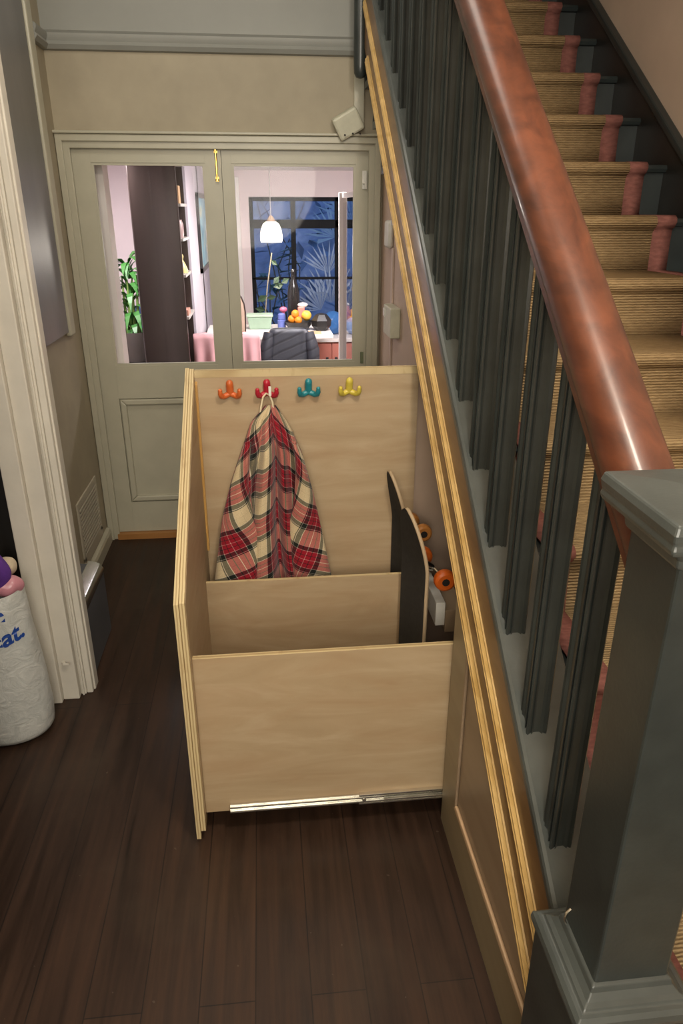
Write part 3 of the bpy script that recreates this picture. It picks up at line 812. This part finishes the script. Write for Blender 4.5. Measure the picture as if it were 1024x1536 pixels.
def bagtext(txt, size, t0, z0, rise):
    cu = bpy.data.curves.new('lettering', 'FONT'); cu.body = txt; cu.size = size; cu.extrude = 0; cu.offset = size*.028
    to = bpy.data.objects.new('tmp_text', cu); COL.objects.link(to)
    dg = bpy.context.evaluated_depsgraph_get(); dg.update()
    me = bpy.data.meshes.new_from_object(to.evaluated_get(dg))
    bpy.data.objects.remove(to)
    bm = bmesh.new(); bm.from_mesh(me)
    bmesh.ops.triangulate(bm, faces=bm.faces)
    bmesh.ops.subdivide_edges(bm, edges=bm.edges, cuts=1)
    off = wloc(bg)
    for v_ in bm.verts:
        x, y = v_.co.x, v_.co.y
        z = z0+y+rise*x; t_ = t0+x/.135
        v_.co = bag_pt(t_, z, .0022)-off
    bm.to_mesh(me); bm.free(); me.materials.clear(); me.materials.append(plain('blue_print', (.015, .06, .30), .4))
    o = bpy.data.objects.new('lettering', me); COL.objects.link(o); o.parent = bg; o['label'] = 'blue printed lettering'
bagtext('e', .085, -1.22, .475, .22)
bagtext('eat.', .085, -1.40, .388, .22)
# things in the bag
def blob(name, c, r, mat, label, cat, sx=1, sy=1, sz=1, amp=.12, f=3):
    ph = random.random()*6
    b = MB().ball(c, r, 28, sx, sy, sz, lambda t_, h: 1+amp*math.sin(f*t_+ph+h*30)*.6+amp*.5*math.sin(5*t_-h*55))
    return tag(b.build(name, mat, smooth=True, sub=1), label, cat)
blob('purple_fleece', (bgx+.01, bgy-.02, .635), .085, paint('purple_fleece', (.12, .035, .30), .9, .2, 20, .4), 'bright purple fleece stuffed in the top of the white bag', 'clothing', 1, .8, 1.0)
blob('pink_bag', (bgx+.075, bgy-.005, .575), .05, plain('pink_film', (.55, .24, .29), .25), 'pink translucent plastic bag tucked in the white bag rim', 'bag', 1, .8, .75)
blob('cream_cloth', (bgx+.065, bgy+.045, .62), .035, paint('cream_cloth', (.6, .5, .36), .9), 'cream cloth corner poking up behind the pink bag', 'cloth', 1, 1, .9)
tag(MB().lathe([(.02, 0), (.08, .0), (.10, .15), (.10, .5), (.07, .70), (.02, .72)], (-1.03, 2.36, 0), 20, 1, .6, 'z', lambda t_, h: 1+.08*math.sin(4*t_+h*8)).build('yellow_coat', paint('mustard_cloth', (.34, .26, .03), .9), smooth=True), 'mustard yellow cloth bundle in the dark doorway behind the bag', 'cloth')

# ------------------------------------------------------------------ kitchen beyond the doors
KP = paint('kitchen_pink', (.74, .64, .64), .7, .03, 4, .02)
KW = paint('kitchen_white', (.80, .76, .72), .5, .03, 4, .02)
kw = MB()
YW = 8.05
kw.box(-1.9, -.10, YW, YW+.12, -.35, 2.06); kw.box(-.10, 1.75, YW, YW+.12, 1.815, 2.06); kw.box(-.10, 1.75, YW, YW+.12, -.35, .42); kw.box(1.75, 2.1, YW, YW+.12, -.35, 2.06)
struct(kw.build('wall_kitchen_back', KP), 'pink kitchen wall around the black window', 'wall')
struct(B(2.1, 2.2, D+.12, YW, -.35, 2.06).build('wall_kitchen_right', KP), 'pink right wall of the kitchen', 'wall')
struct(B(-1.75, -1.65, D+.12, 7.0, -.35, 2.06).build('wall_kitchen_left', KP), 'pink left wall of the kitchen', 'wall')
struct(B(-1.75, -.53, 7.0, 7.1, -.35, 2.06).build('wall_alcove', KP), 'pale pink alcove wall behind the tall plant', 'wall')
struct(B(-.63, -.53, 5.92, YW, -.35, 2.06).build('wall_picture', paint('kitchen_lilac', (.56, .52, .58), .7, .03, 4, .02)), 'pale lilac wall carrying the framed picture', 'wall')
struct(B(-1.9, 2.2, D+.12, YW+.12, 2.06, 2.12).build('ceiling_kitchen', KW), 'kitchen ceiling', 'ceiling')
struct(B(-.275, -.190, YW-.05, YW, -.35, 2.0).build('trim_5', KW, bevel=.006), 'white boxed upright beside the kitchen window', 'trim')
struct(B(-.90, -.735, D+.13, D+.26, -.35, 2.05).build('trim_6', KW, bevel=.004), 'white door lining inside the kitchen', 'trim')
# window
BKF = plain('black_window_frame', (.006, .007, .009), .6, spec=.15)
wn = thing('window_1', 'black framed kitchen window with blue dusk garden behind', 'window', (.8, YW, .42)); wn['kind'] = 'structure'
w = MB(); y0, y1 = YW+.02, YW+.07
for (a, b_) in ((-.10, -.06), (1.71, 1.75)): w.box(a, b_, y0, y1, .42, 1.815)
for (a, b_) in ((.325, .375), (.785, .83), (1.25, 1.30)): w.box(a, b_, y0, y1, .42, 1.815)
for (a, b_) in ((1.775, 1.815), (1.515, 1.60), (1.005, 1.03), (.42, .48)): w.box(-.10, 1.75, y0, y1, a, b_)
w.build('frame', BKF, wn, bevel=.004)
for (a, b_) in ((-.06, .325), (.375, .785), (.83, 1.25), (1.30, 1.71)):
    B(a, b_, YW+.043, YW+.047, .48, 1.775).build('pane', M['glass'], wn)
# garden
GB = NT('garden_wall_blue'); bb = GB.bsdf(Roughness=.9)
GB.l(GB.ramp(GB.noise(GB.coord(), 2.2, 5, .6, .6), [(.3, (.10, .15, .20)), (.5, (.24, .31, .44)), (.62, (.36, .44, .56)), (.75, (.55, .6, .68))]), bb.inputs['Base Color'])  # dusk blue put into the wall's own colour
struct(B(-2.5, 5, 11.4, 11.5, -.6, 3.2).build('wall_garden', GB.m), 'blue dusk lit garden wall', 'wall')
struct(B(-2.5, 5, YW+.13, 11.4, -.6, -.5).build('ground', paint('garden_ground', (.05, .07, .09), .9)), 'garden ground outside the window', 'ground')
LF = plain('palm_leaf', (.30, .42, .46), .5); LF2 = plain('dark_leaf', (.05, .12, .10), .45); LF3 = plain('pale_leaf', (.5, .58, .62), .5)
def palm(loc, label, fans, mat, group='garden palms outside the window'):
    r = thing('palm', label, 'palm', loc, group)
    x, y, z = loc
    MB().tube([(x, y, z), (x+.02, y, z+.5), (x, y, fans[0][2])], [.05, .04, .03], 8).build('trunk', plain('palm_trunk', (.08, .06, .05), .9), r)
    for (fx, fy, fz, R_, tilt) in fans:
        b = MB(); nB = 11
        for i in range(nB):
            an = tilt+(-.95+1.9*i/(nB-1))+random.uniform(-.06, .06); dx, dz = math.sin(an), math.cos(an)
            px, pz = dz, -dx; w_ = R_*.032
            tip = (fx+dx*R_, fy-.12*R_, fz+dz*R_)
            mid = (fx+dx*R_*.55, fy-.16*R_, fz+dz*R_*.55)
            b.add([(fx, fy, fz), (mid[0]+px*w_, mid[1], mid[2]+pz*w_), tip, (mid[0]-px*w_, mid[1], mid[2]-pz*w_)], [(0, 1, 2, 3)])
        b.build('fan_leaf', mat, r, fix=False)
    return r
palm((.95, 9.3, -.5), 'spiky fan palm low behind the right window panes', [(.85, 9.3, .62, .5, 0), (1.05, 9.35, .5, .45, .5), (.72, 9.2, .55, .4, -.6), (.82, 9.25, .98, .38, -.2)], LF3)
palm((1.7, 10.4, -.5), 'tall fan palm near the top right window panes', [(1.25, 10.4, 1.55, .55, -.3), (1.5, 10.4, 1.3, .6, .4), (1.0, 10.3, 1.35, .45, -.9)], LF)
def leafy(loc, label, n, spread, hgt, size, mat, name='garden_shrub', cat='shrub', group=None, pot=None, stemmat=None):
    r = thing(name, label, cat, loc, group); x, y, z = loc
    b = MB()
    for i in range(n):
        a = random.random()*2*PI; rr = spread*math.sqrt(random.random()); h = hgt*(.25+.75*random.random())
        c = Vector((x+rr*math.cos(a), y+rr*.5*math.sin(a), z+h))
        d_ = Vector((math.cos(a), math.sin(a)*.5-.3, random.uniform(-.5, .6))).normalized(); sd = d_.cross(Vector((0, 0, 1))).normalized()*size*.28
        b.add([c, c+d_*size*.5+sd, c+d_*size-Vector((0, 0, size*.15)), c+d_*size*.5-sd], [(0, 1, 2, 3)])
    b.build('foliage', mat, r, fix=False)
    s_ = MB()
    for i in range(4): s_.tube([(x, y, z), (x+random.uniform(-.4, .4)*spread, y, z+hgt*.5), (x+random.uniform(-.8, .8)*spread, y, z+hgt*.85)], [.012, .009, .005], 6)
    s_.build('stem', stemmat or plain('shrub_stem', (.08, .07, .04), .8), r)
    return r
leafy((.02, 9.0, -.5), 'dark leafy shrub behind the left lower window pane', 90, .35, 1.75, .22, LF2, group='garden shrubs outside the window')
leafy((.45, 10.6, -.5), 'tall dark shrub rising to the top of the left window pane', 110, .8, 2.9, .25, plain('blue_leaf', (.12, .2, .30), .5), group='garden shrubs outside the window')
# open inner door beyond
od = thing('door_3', 'open white glazed door standing inside the kitchen', 'door', (.54, 5.0, -.35)); od['kind'] = 'structure'
fr = MB(); fr.box(.515, .565, 5.0, 5.05, -.35, 1.80); fr.box(.532, .548, 4.15, 5.0, 1.765, 1.795); fr.box(.515, .565, 4.1, 4.15, -.35, 1.80); fr.box(.522, .558, 4.15, 5.0, -.35, .2)
fr.build('frame', KW, od, bevel=.004)
B(.538, .542, 4.15, 5.0, .2, 1.74).build('glass_pane', M['glass'], od)
# pendant lamp
pl = thing('pendant_lamp', 'glowing white glass pendant lamp hanging in the kitchen', 'lamp', (.098, 6.6, 1.4))
lx, ly = .098, 6.6
GLO = plain('glowing_opal_glass', (.9, .85, .75), .3, 0, (1, .88, .68), 4)
MB().lathe([(.088, 1.440), (.092, 1.455), (.094, 1.49), (.086, 1.54), (.066, 1.585), (.040, 1.603), (.012, 1.607)], (lx, ly, 0), 28).build('lamp_shade', GLO, pl, smooth=True)
MB().lathe([(.044, 1.60), (.034, 1.615), (.020, 1.64), (.010, 1.65)], (lx, ly, 0), 20).build('shade_holder', plain('tan_holder', (.35, .25, .17), .4), pl, smooth=True)
MB().tube([(lx, ly, 1.645), (lx, ly, 2.05)], .004, 6).build('cord', plain('cord_grey', (.3, .27, .25), .6), pl)
MB().lathe([(.11, 2.045), (.10, 2.03), (.06, 2.025)], (lx, ly, 0), 24).build('ceiling_rose', KW, pl, smooth=True)
# tall dark bookcase
bc = thing('bookcase', 'tall dark brown open bookcase seen side on through left door', 'bookcase', (-.70, 5.65, -.35))
DKB = wood('dark_stained_bookcase', (.030, .020, .017), (.05, .034, .03), 'z', 10, 10, .28, .3)
B(-.865, -.545, 5.40, 5.43, -.35, 2.04).build('side_panel', DKB, bc, bevel=.008)
B(-.865, -.845, 5.43, 5.88, -.35, 2.04).build('back_panel', DKB, bc)
B(-.865, -.545, 5.88, 5.905, -.35, 2.04).build('side_panel', DKB, bc)
for z in (.98, 1.27, 1.51, 1.735, 2.0):
    B(-.845, -.53, 5.43, 5.88, z-.018, z).build('shelf', paint('shelf_grey', (.5, .47, .44), .5), bc)
def sitem(b, name, mat, label, cat): tag(b.build(name, mat, smooth=True), label, cat)
sitem(MB().box(-.66, -.55, 5.55, 5.68, 1.735, 1.85), 'storage_tin', paint('tan_tin', (.6, .38, .2), .5), 'tan box on the upper shelf of the dark bookcase', 'box')
sitem(MB().lathe([(.03, 1.51), (.036, 1.53), (.036, 1.60), (.026, 1.625), (.028, 1.63)], (-.575, 5.62, 0), 14), 'glass_jar', plain('mauve_jar', (.35, .25, .24), .3), 'mauve jar on the middle shelf of the dark bookcase', 'jar')
sitem(MB().lathe([(.045, 1.27), (.045, 1.29), (.03, 1.33), (.014, 1.36), (.02, 1.385), (.012, 1.40)], (-.575, 5.62, 0), 14), 'china_figurine', plain('yellow_glaze', (.65, .55, .22), .3), 'small yellow china figurine on the lower shelf of bookcase', 'figurine')
sitem(MB().box(-.62, -.54, 5.50, 5.66, .98, 1.02).box(-.60, -.57, 5.52, 5.56, 1.02, 1.12), 'pink_ornament', plain('pink_glaze', (.65, .33, .25), .5), 'small pink ornament on the lowest visible bookcase shelf', 'ornament')
# framed picture
fp = thing('framed_picture', 'black framed turquoise picture on the pale lilac wall', 'picture', (-.52, 7.2, 1.2))
fr = MB(); 
for a in ((6.72, 6.76, 1.18, 1.83), (7.74, 7.78, 1.18, 1.83), (6.72, 7.78, 1.18, 1.22), (6.72, 7.78, 1.79, 1.83)): fr.box(-.53, -.505, a[0], a[1], a[2], a[3])
fr.build('frame', plain('black_frame', (.02, .018, .02), .3), fp)
pg = NT('picture_print'); bb = pg.bsdf(Roughness=.3)
pg.l(pg.ramp(pg.noise(pg.coord('Object', (1, 1, 1.5)), 3, 3, .5, .8), [(.35, (.03, .28, .42)), (.5, (.25, .55, .65)), (.62, (.62, .66, .45)), (.7, (.75, .8, .85))]), bb.inputs['Base Color'])
B(-.53, -.515, 6.76, 7.74, 1.22, 1.79).build('print', pg.m, fp)
# potted plant left
pp = thing('potted_plant', 'tall green strappy leaved plant in dark pot beside the bookcase', 'plant', (-1.05, 6.3, -.35))
px, py = -1.08, 6.3
MB().lathe([(.10, .50), (.12, .52), (.15, .70), (.155, .76), (.145, .76), (.135, .72), (.02, .71)], (px, py, 0), 24).build('pot', paint('dark_glazed_pot', (.09, .075, .065), .3), pp, smooth=True)
lv = MB()
for i in range(70):
    a = random.random()*2*PI; L_ = random.uniform(.22, .42); h0 = .72+random.random()*.58
    dx, dy = math.cos(a), math.sin(a)*.5-.2
    pts = []
    for q in range(7):
        u = q/6
        pts.append(Vector((px+dx*(.02+L_*.62*u**1.2), py+dy*L_*.6*u, h0+L_*(1.0*u-1.15*u*u))))
    sd = Vector((-dy, dx, .2)).normalized()
    vs = []
    for q, p in enumerate(pts):
        w_ = .027*math.sin(PI*min(1, .12+q/6*.88))+.001
        vs += [p+sd*w_, p-sd*w_]
    lv.add(vs, [(2*q, 2*q+1, 2*q+3, 2*q+2) for q in range(6)])
lv.build('foliage', plain('fresh_green_leaf', (.06, .22, .045), .4), pp, fix=False)
cs = MB()
for i in range(4): cs.tube([(px+.03*i-.05, py, .71), (px+.035*i-.05, py-.01, 1.0), (px+.04*i-.05, py, 1.2)], [.014, .011, .006], 8)
cs.build('stem', plain('cane_green', (.2, .32, .08), .5), pp, smooth=True)
MB().lathe([(.004, 1.22), (.022, 1.26), (.024, 1.33), (.012, 1.42), (.002, 1.47)], (px+.14, py-.05, 0), 12).build('flower', plain('apricot_bloom', (.75, .38, .12), .6), pp, smooth=True)['label'] = 'apricot flower spike'
tag(B(-1.32, -.86, 6.1, 6.5, -.35, .50).build('plant_stand', paint('dark_stand', (.03, .027, .03), .4), bevel=.01), 'dark low stand under the tall green plant', 'stand')
tag(MB().lathe([(.01, .5), (.05, .5), (.09, .62), (.11, .90), (.105, .91), (.02, .6)], (-1.06, 6.66, .0), 20).build('blue_vase', plain('cornflower_glaze', (.12, .25, .6), .25), smooth=True), 'cornflower blue bowl vase behind the potted plant', 'vase')
tag(B(-1.25, -.90, 6.54, 6.9, -.35, .5).build('side_cabinet', paint('pale_cabinet', (.55, .5, .5), .5), bevel=.01), 'pale low cabinet carrying the blue vase', 'cabinet')
# table with items
tb = thing('kitchen_table', 'white topped kitchen table crowded with fruit and boxes', 'table', (.1, 6.6, -.35))
B(-.50, .60, 6.30, 6.98, .665, .70).build('table_top', KW, tb, bevel=.006)
for (x, y) in ((-.46, 6.34), (.30, 6.34), (-.46, 6.94), (.30, 6.94)): MB().tube([(x, y, -.35), (x, y, .666)], [.022, .03], 10).build('leg', KW, tb)
def cloth(name, x0, x1, yt, zt, zb, mat, label, amp=.018, fr=26, ph=0, depth=.3):
    def fn(a, b_):
        x = x0+(x1-x0)*a
        if b_ < .25:
            u = b_/.25; return Vector((x, yt+depth*(1-u), zt+.004*math.sin(x*40+ph)))
        u = (b_-.25)/.75
        return Vector((x+.02*u*math.sin(fr*x*.5+ph), yt-.012-amp*u*(1+math.sin(fr*x+ph))-.01*u, zt-.004-(zt-zb)*u))
    return tag(MB().grid(fn, 60, 32).build(name, mat, smooth=True, ang=180, fix=False, solid=.006), label, 'cloth')
PKC = paint('pink_linen', (.72, .40, .42), .85, .05, 12, .1)
# chair with draped pink cloth and quilted jacket
def chair(x0, x1, y, ztop, label):
    r = thing('dining_chair', label, 'chair', ((x0+x1)/2, y+.2, -.35))
    W = wood('chair_beech', (.45, .28, .14), (.55, .36, .2), 'z'); sz = .10
    B(x0, x1, y+.02, y+.42, sz-.03, sz).build('seat', W, r, bevel=.01)
    for x in (x0+.02, x1-.02):
        MB().tube([(x, y, -.35), (x, y, sz), (x, y-.02, ztop)], .016, 8).build('leg', W, r)
        MB().tube([(x, y+.4, -.35), (x, y+.4, sz-.02)], .016, 8).build('leg', W, r)
    B(x0, x1, y-.03, y-.01, ztop-.09, ztop).build('backrest', W, r, bevel=.006)
    return r
chair(.02, .40, 5.88, .80, 'dining chair hidden under the dark quilted jacket')
chair(-.50, -.08, 5.80, .79, 'dining chair hidden under the pink cloth')
cloth('pink_cloth', -.545, -.03, 5.77, .803, -.02, PKC, 'pink cloth draped over a chair back beside the jacket', .055, 60, 1.0, .05)
JK = NT('navy_quilted_nylon'); bb = JK.bsdf(Roughness=.5)
wv = JK.n('ShaderNodeTexWave'); wv.wave_type = 'BANDS'; wv.bands_direction = 'DIAGONAL'; wv.inputs['Scale'].default_value = 2.6; wv.inputs['Distortion'].default_value = .6
JK.l(JK.coord('Object', (1.3, .2, -3.2)), wv.inputs['Vector'])
JK.l(JK.ramp(wv.outputs['Fac'], [(0, (.014, .015, .020)), (.08, (.030, .032, .042)), (1, (.034, .037, .048))]), bb.inputs['Base Color']); JK.bump(bb, JK.ramp(wv.outputs['Fac'], [(0, (0,)*3), (.3, (1,)*3)]), .18, .008)
jk = thing('quilted_jacket', 'dark navy quilted jacket hung on the chair back', 'jacket', (.2, 5.85, .0))
def jfn(a, b_):
    t_ = 2*PI*a; u = b_
    hw = .160+.035*min(1, u*3)+.015*u; th = .045+.05*min(1, u*2.5)
    ca, sa = math.cos(t_), math.sin(t_)
    x = .200+hw*math.copysign(abs(ca)**.45, ca); y = 5.87+th*math.copysign(abs(sa)**.7, sa)+.008*math.sin(x*50+u*6)
    z = .825-.85*u-.03*(abs(ca)**4)*(1-u)
    return Vector((x, y, z))
jb_ = MB().grid(jfn, 48, 24); jb_.f.append(tuple(i*25 for i in range(48)))
jb_.build('jacket_body', JK.m, jk, smooth=True, ang=180)
for s_ in (-1, 1):
    MB().tube([(.2+s_*.155, 5.86, .79), (.2+s_*.185, 5.82, .66), (.2+s_*.190, 5.80, .40), (.2+s_*.175, 5.79, .12)], [.045, .055, .05, .042], 14).build('sleeve', JK.m, jk, smooth=True)
bw = thing('board', 'pale rounded board with dark edge standing behind the pink cloth', 'board', (-.18, 5.98, .70))
MB().yprism([(-.225, .705), (-.152, .705), (-.146, .94), (-.152, 1.0), (-.170, 1.05), (-.20, 1.08), (-.225, 1.085)], 5.975, 5.985).build('panel', paint('pale_board', (.62, .45, .34), .5), bw)
MB().tube([(-.148, 5.98, .705), (-.140, 5.98, .94), (-.147, 5.98, 1.005), (-.166, 5.98, 1.056), (-.198, 5.98, 1.088), (-.226, 5.98, 1.093)], .006, 10).build('edge', plain('dark_bentwood', (.05, .035, .03), .4), bw, smooth=True)['label'] = 'dark edge'
mbx = thing('mint_box', 'mint green plastic tub on the kitchen table', 'tub', (-.03, 6.72, .70))
def tap(x, y, z0, z1, w0, w1, d0, d1): return [(x-w0, y-d0, z0), (x+w0, y-d0, z0), (x+w0, y+d0, z0), (x-w0, y+d0, z0), (x-w1, y-d1, z1), (x+w1, y-d1, z1), (x+w1, y+d1, z1), (x-w1, y+d1, z1)]
CUBEF = [(0, 3, 2, 1), (4, 5, 6, 7), (0, 1, 5, 4), (1, 2, 6, 5), (2, 3, 7, 6), (3, 0, 4, 7)]
MB().add(tap(-.03, 6.72, .701, .81, .095, .112, .06, .07), CUBEF).build('tub_body', plain('mint_plastic', (.30, .42, .31), .35), mbx, bevel=.008)
MB().add(tap(-.03, 6.72, .81, .83, .12, .118, .078, .076), CUBEF).build('rim', plain('mint_rim', (.36, .48, .36), .3), mbx, bevel=.004)
cr = thing('climbing_plant', 'spindly climbing plant on a cane behind the mint tub', 'plant', (.02, 6.88, .70))
MB().lathe([(.04, .70), (.055, .80), (.05, .80), (.01, .78)], (.02, 6.88, 0), 16).build('pot', paint('terracotta', (.4, .2, .1), .7), cr, smooth=True)
MB().tube([(.02, 6.88, .79), (.05, 6.88, 1.05), (.10, 6.88, 1.34)], .006, 6).build('stem', plain('pale_cane', (.22, .19, .14), .6), cr)
lv = MB()
for (x, z, s_, an) in ((.16, 1.14, .10, -.6), (.12, 1.10, .09, .4), (.20, 1.07, .10, -1.3), (.25, 1.12, .09, -1.0), (.04, .95, .09, 1.8), (.09, 1.28, .08, .8), (-.05, .92, .12, 2.2), (-.07, .86, .1, 1.4)):
    dx, dz = math.sin(an), -math.cos(an)*.8; px_, pz_ = -dz, dx
    lv.add([(x, 6.86, z), (x+dx*s_*.5+px_*s_*.3, 6.83, z+dz*s_*.5+pz_*s_*.3), (x+dx*s_, 6.84, z+dz*s_), (x+dx*s_*.5-px_*s_*.3, 6.85, z+dz*s_*.5-pz_*s_*.3)], [(0, 1, 2, 3)])
lv.build('foliage', plain('variegated_leaf', (.03, .06, .03), .4), cr, fix=False)
tag(MB().lathe([(.050, .70), (.056, .72), (.056, .99), (.044, 1.06), (.022, 1.11), (.018, 1.17), (.023, 1.18), (.018, 1.20)], (.285, 6.86, 0), 20).build('dark_bottle', plain('black_bottle_glass', (.015, .014, .014), .15), smooth=True), 'tall black bottle standing behind the fruit bowl', 'bottle')
tag(MB().lathe([(.035, .70), (.038, .78), (.03, .785), (.034, .79), (.034, .83), (.02, .84)], (.165, 6.66, 0), 16).build('blue_jar', plain('blue_pink_jar', (.12, .16, .45), .35), smooth=True), 'small blue jar left of the fruit bowl', 'jar')
tag(MB().ball((.185, 6.72, .865), .032, 14, 1.1, 1, .8).tube([(.185, 6.72, .70), (.185, 6.72, .86)], .012, 8).build('pink_ornament', plain('hot_pink', (.65, .15, .25), .5), smooth=True), 'pink round topped ornament by the blue jar', 'ornament')
fb = MB().lathe([(.05, .70), (.08, .705), (.115, .745), (.125, .775), (.118, .775), (.10, .745), (.02, .72)], (.315, 6.62, 0), 28)
tag(fb.build('fruit_bowl', plain('black_bowl', (.015, .014, .014), .3), smooth=True), 'black fruit bowl heaped with oranges on the kitchen table', 'bowl')
OR = plain('orange_peel', (.80, .27, .02), .45)
for i, (x, y, z, r_, lab) in enumerate(((.255, 6.60, .795, .036, 'orange at the lower left of the fruit bowl'), (.285, 6.58, .845, .034, 'orange at the top left of the fruit heap'), (.31, 6.56, .79, .034, 'orange at the front of the bowl below the heap'))):
    tag(MB().ball((x, y, z), r_, 18).build('orange', OR, smooth=True), lab, 'orange', 'oranges in the fruit bowl')
tag(MB().ball((.385, 6.60, .825), .045, 18).build('grapefruit', plain('yellow_peel', (.78, .50, .07), .45), smooth=True), 'round yellow fruit right of the oranges in bowl', 'grapefruit')
tag(MB().box(.31, .37, 6.60, 6.63, .80, .90).build('fruit_packet', plain('red_white_packet', (.7, .25, .2), .4), bevel=.008), 'red packet sticking up from the fruit bowl', 'packet')
tag(MB().ball((.355, 6.62, .915), .035, 12, 1.3, .7, .6).build('white_packet', plain('white_packet', (.85, .8, .78), .5), smooth=True), 'crumpled white wrapper on top of the fruit', 'wrapper')
tag(MB().lathe([(.05, .70), (.085, .74), (.09, .79), (.05, .84), (.02, .85)], (.515, 6.56, 0), 6).build('black_lantern', plain('black_iron', (.014, .013, .013), .35)), 'black faceted lantern beside the fruit bowl', 'lantern')
tag(B(.36, .50, 6.34, 6.46, .70, .712).build('chopping_board', wood('board_pale', (.5, .36, .2), (.6, .45, .28), 'x'), bevel=.003), 'pale chopping board at the table front edge', 'board')
tag(B(.515, .59, 6.32, 6.48, .70, .703).build('paper_sheet', KW), 'white paper sheet at the table corner', 'paper')
# counter
ct = thing('kitchen_cabinet', 'salmon pink kitchen base cabinet below the window', 'cabinet', (1.1, 7.5, -.35))
SAL = paint('salmon_paint', (.55, .20, .15), .45, .05, 10, .03)
B(.25, 1.9, 7.22, 7.9, -.35, .49).build('carcass', SAL, ct)
for i in range(4):
    x0 = .27+i*.40
    dd = B(x0, x0+.39, 7.195, 7.22, -.27, .475).build('door', SAL, ct, bevel=.004)
    hx = x0+.35 if i % 2 == 0 else x0+.04
    B(hx-.014, hx+.014, 7.185, 7.195, .24, .34).build('handle', plain('black_handle', (.02, .018, .02), .4), dd, bevel=.003)
tag(B(.23, 1.92, 7.17, 8.0, .49, .525).build('worktop', KW, bevel=.004), 'white kitchen worktop on the salmon cabinet', 'worktop')
BLM = plain('blue_film', (.04, .16, .42), .3)
blob('blue_bag', (.70, 7.45, .64), .115, BLM, 'crumpled blue plastic bag on the worktop', 'bag', 1.0, .8, 1.0)
blob('patterned_bag', (.90, 7.42, .61), .085, plain('blue_white_film', (.22, .32, .55), .4), 'blue and white carrier bag beside the worktop end', 'bag', .9, .8, 1.0)
tag(MB().lathe([(.05, .525), (.05, .66), (.03, .78), (.028, .90), (.04, .95), (.02, .98)], (.96, 7.7, 0), 14).build('yellow_vase', plain('mustard_glaze', (.55, .36, .05), .4), smooth=True), 'mustard yellow tall vase by the window', 'vase')

# ------------------------------------------------------------------ light
def area(name, loc, target, size, power, col, shape='DISK'):
    l = bpy.data.lights.new(name, 'AREA'); l.shape = shape; l.size = size; l.energy = power; l.color = col
    o = bpy.data.objects.new(name, l); COL.objects.link(o); o.location = loc
    o.rotation_euler = (Vector(target)-Vector(loc)).to_track_quat('-Z', 'Y').to_euler(); return o
def point(name, loc, power, col, r=.08):
    l = bpy.data.lights.new(name, 'POINT'); l.energy = power; l.color = col; l.shadow_soft_size = r
    o = bpy.data.objects.new(name, l); COL.objects.link(o); o.location = loc; return o
point('hall_light', (.40, .66, 2.72), 72, (1, .90, .76), .12)
area('hall_fill', (-.1, -1.3, 2.0), (0, 2.4, 1.0), 1.5, 62, (1, .92, .80))
area('hall_far_fill', (-.2, 2.7, 2.93), (-.2, 3.0, 0), 1.0, 13, (1, .93, .82))  # added fill for the door end, no fitting there
point('kitchen_pendant_light', (.098, 6.6, 1.38), 12, (1, .9, .76), .06)
area('kitchen_ceiling_fill', (.6, 5.6, 2.03), (.6, 6.2, 0), 1.2, 112, (1, .94, .94))  # added unseen fill that brightens the kitchen, not a fitting
area('kitchen_alcove_fill', (-1.15, 5.4, 2.03), (-1.1, 5.6, 0), .5, 46, (1, .94, .95))  # added fill to lift the alcove wall, no lamp there
w = bpy.data.worlds.new('dusk'); S.world = w; w.use_nodes = True
w.node_tree.nodes['Background'].inputs[0].default_value = (.20, .30, .56, 1); w.node_tree.nodes['Background'].inputs[1].default_value = 2.1
S.view_settings.view_transform = 'Standard'; S.view_settings.look = 'None'; S.view_settings.exposure = 0; S.view_settings.gamma = 1
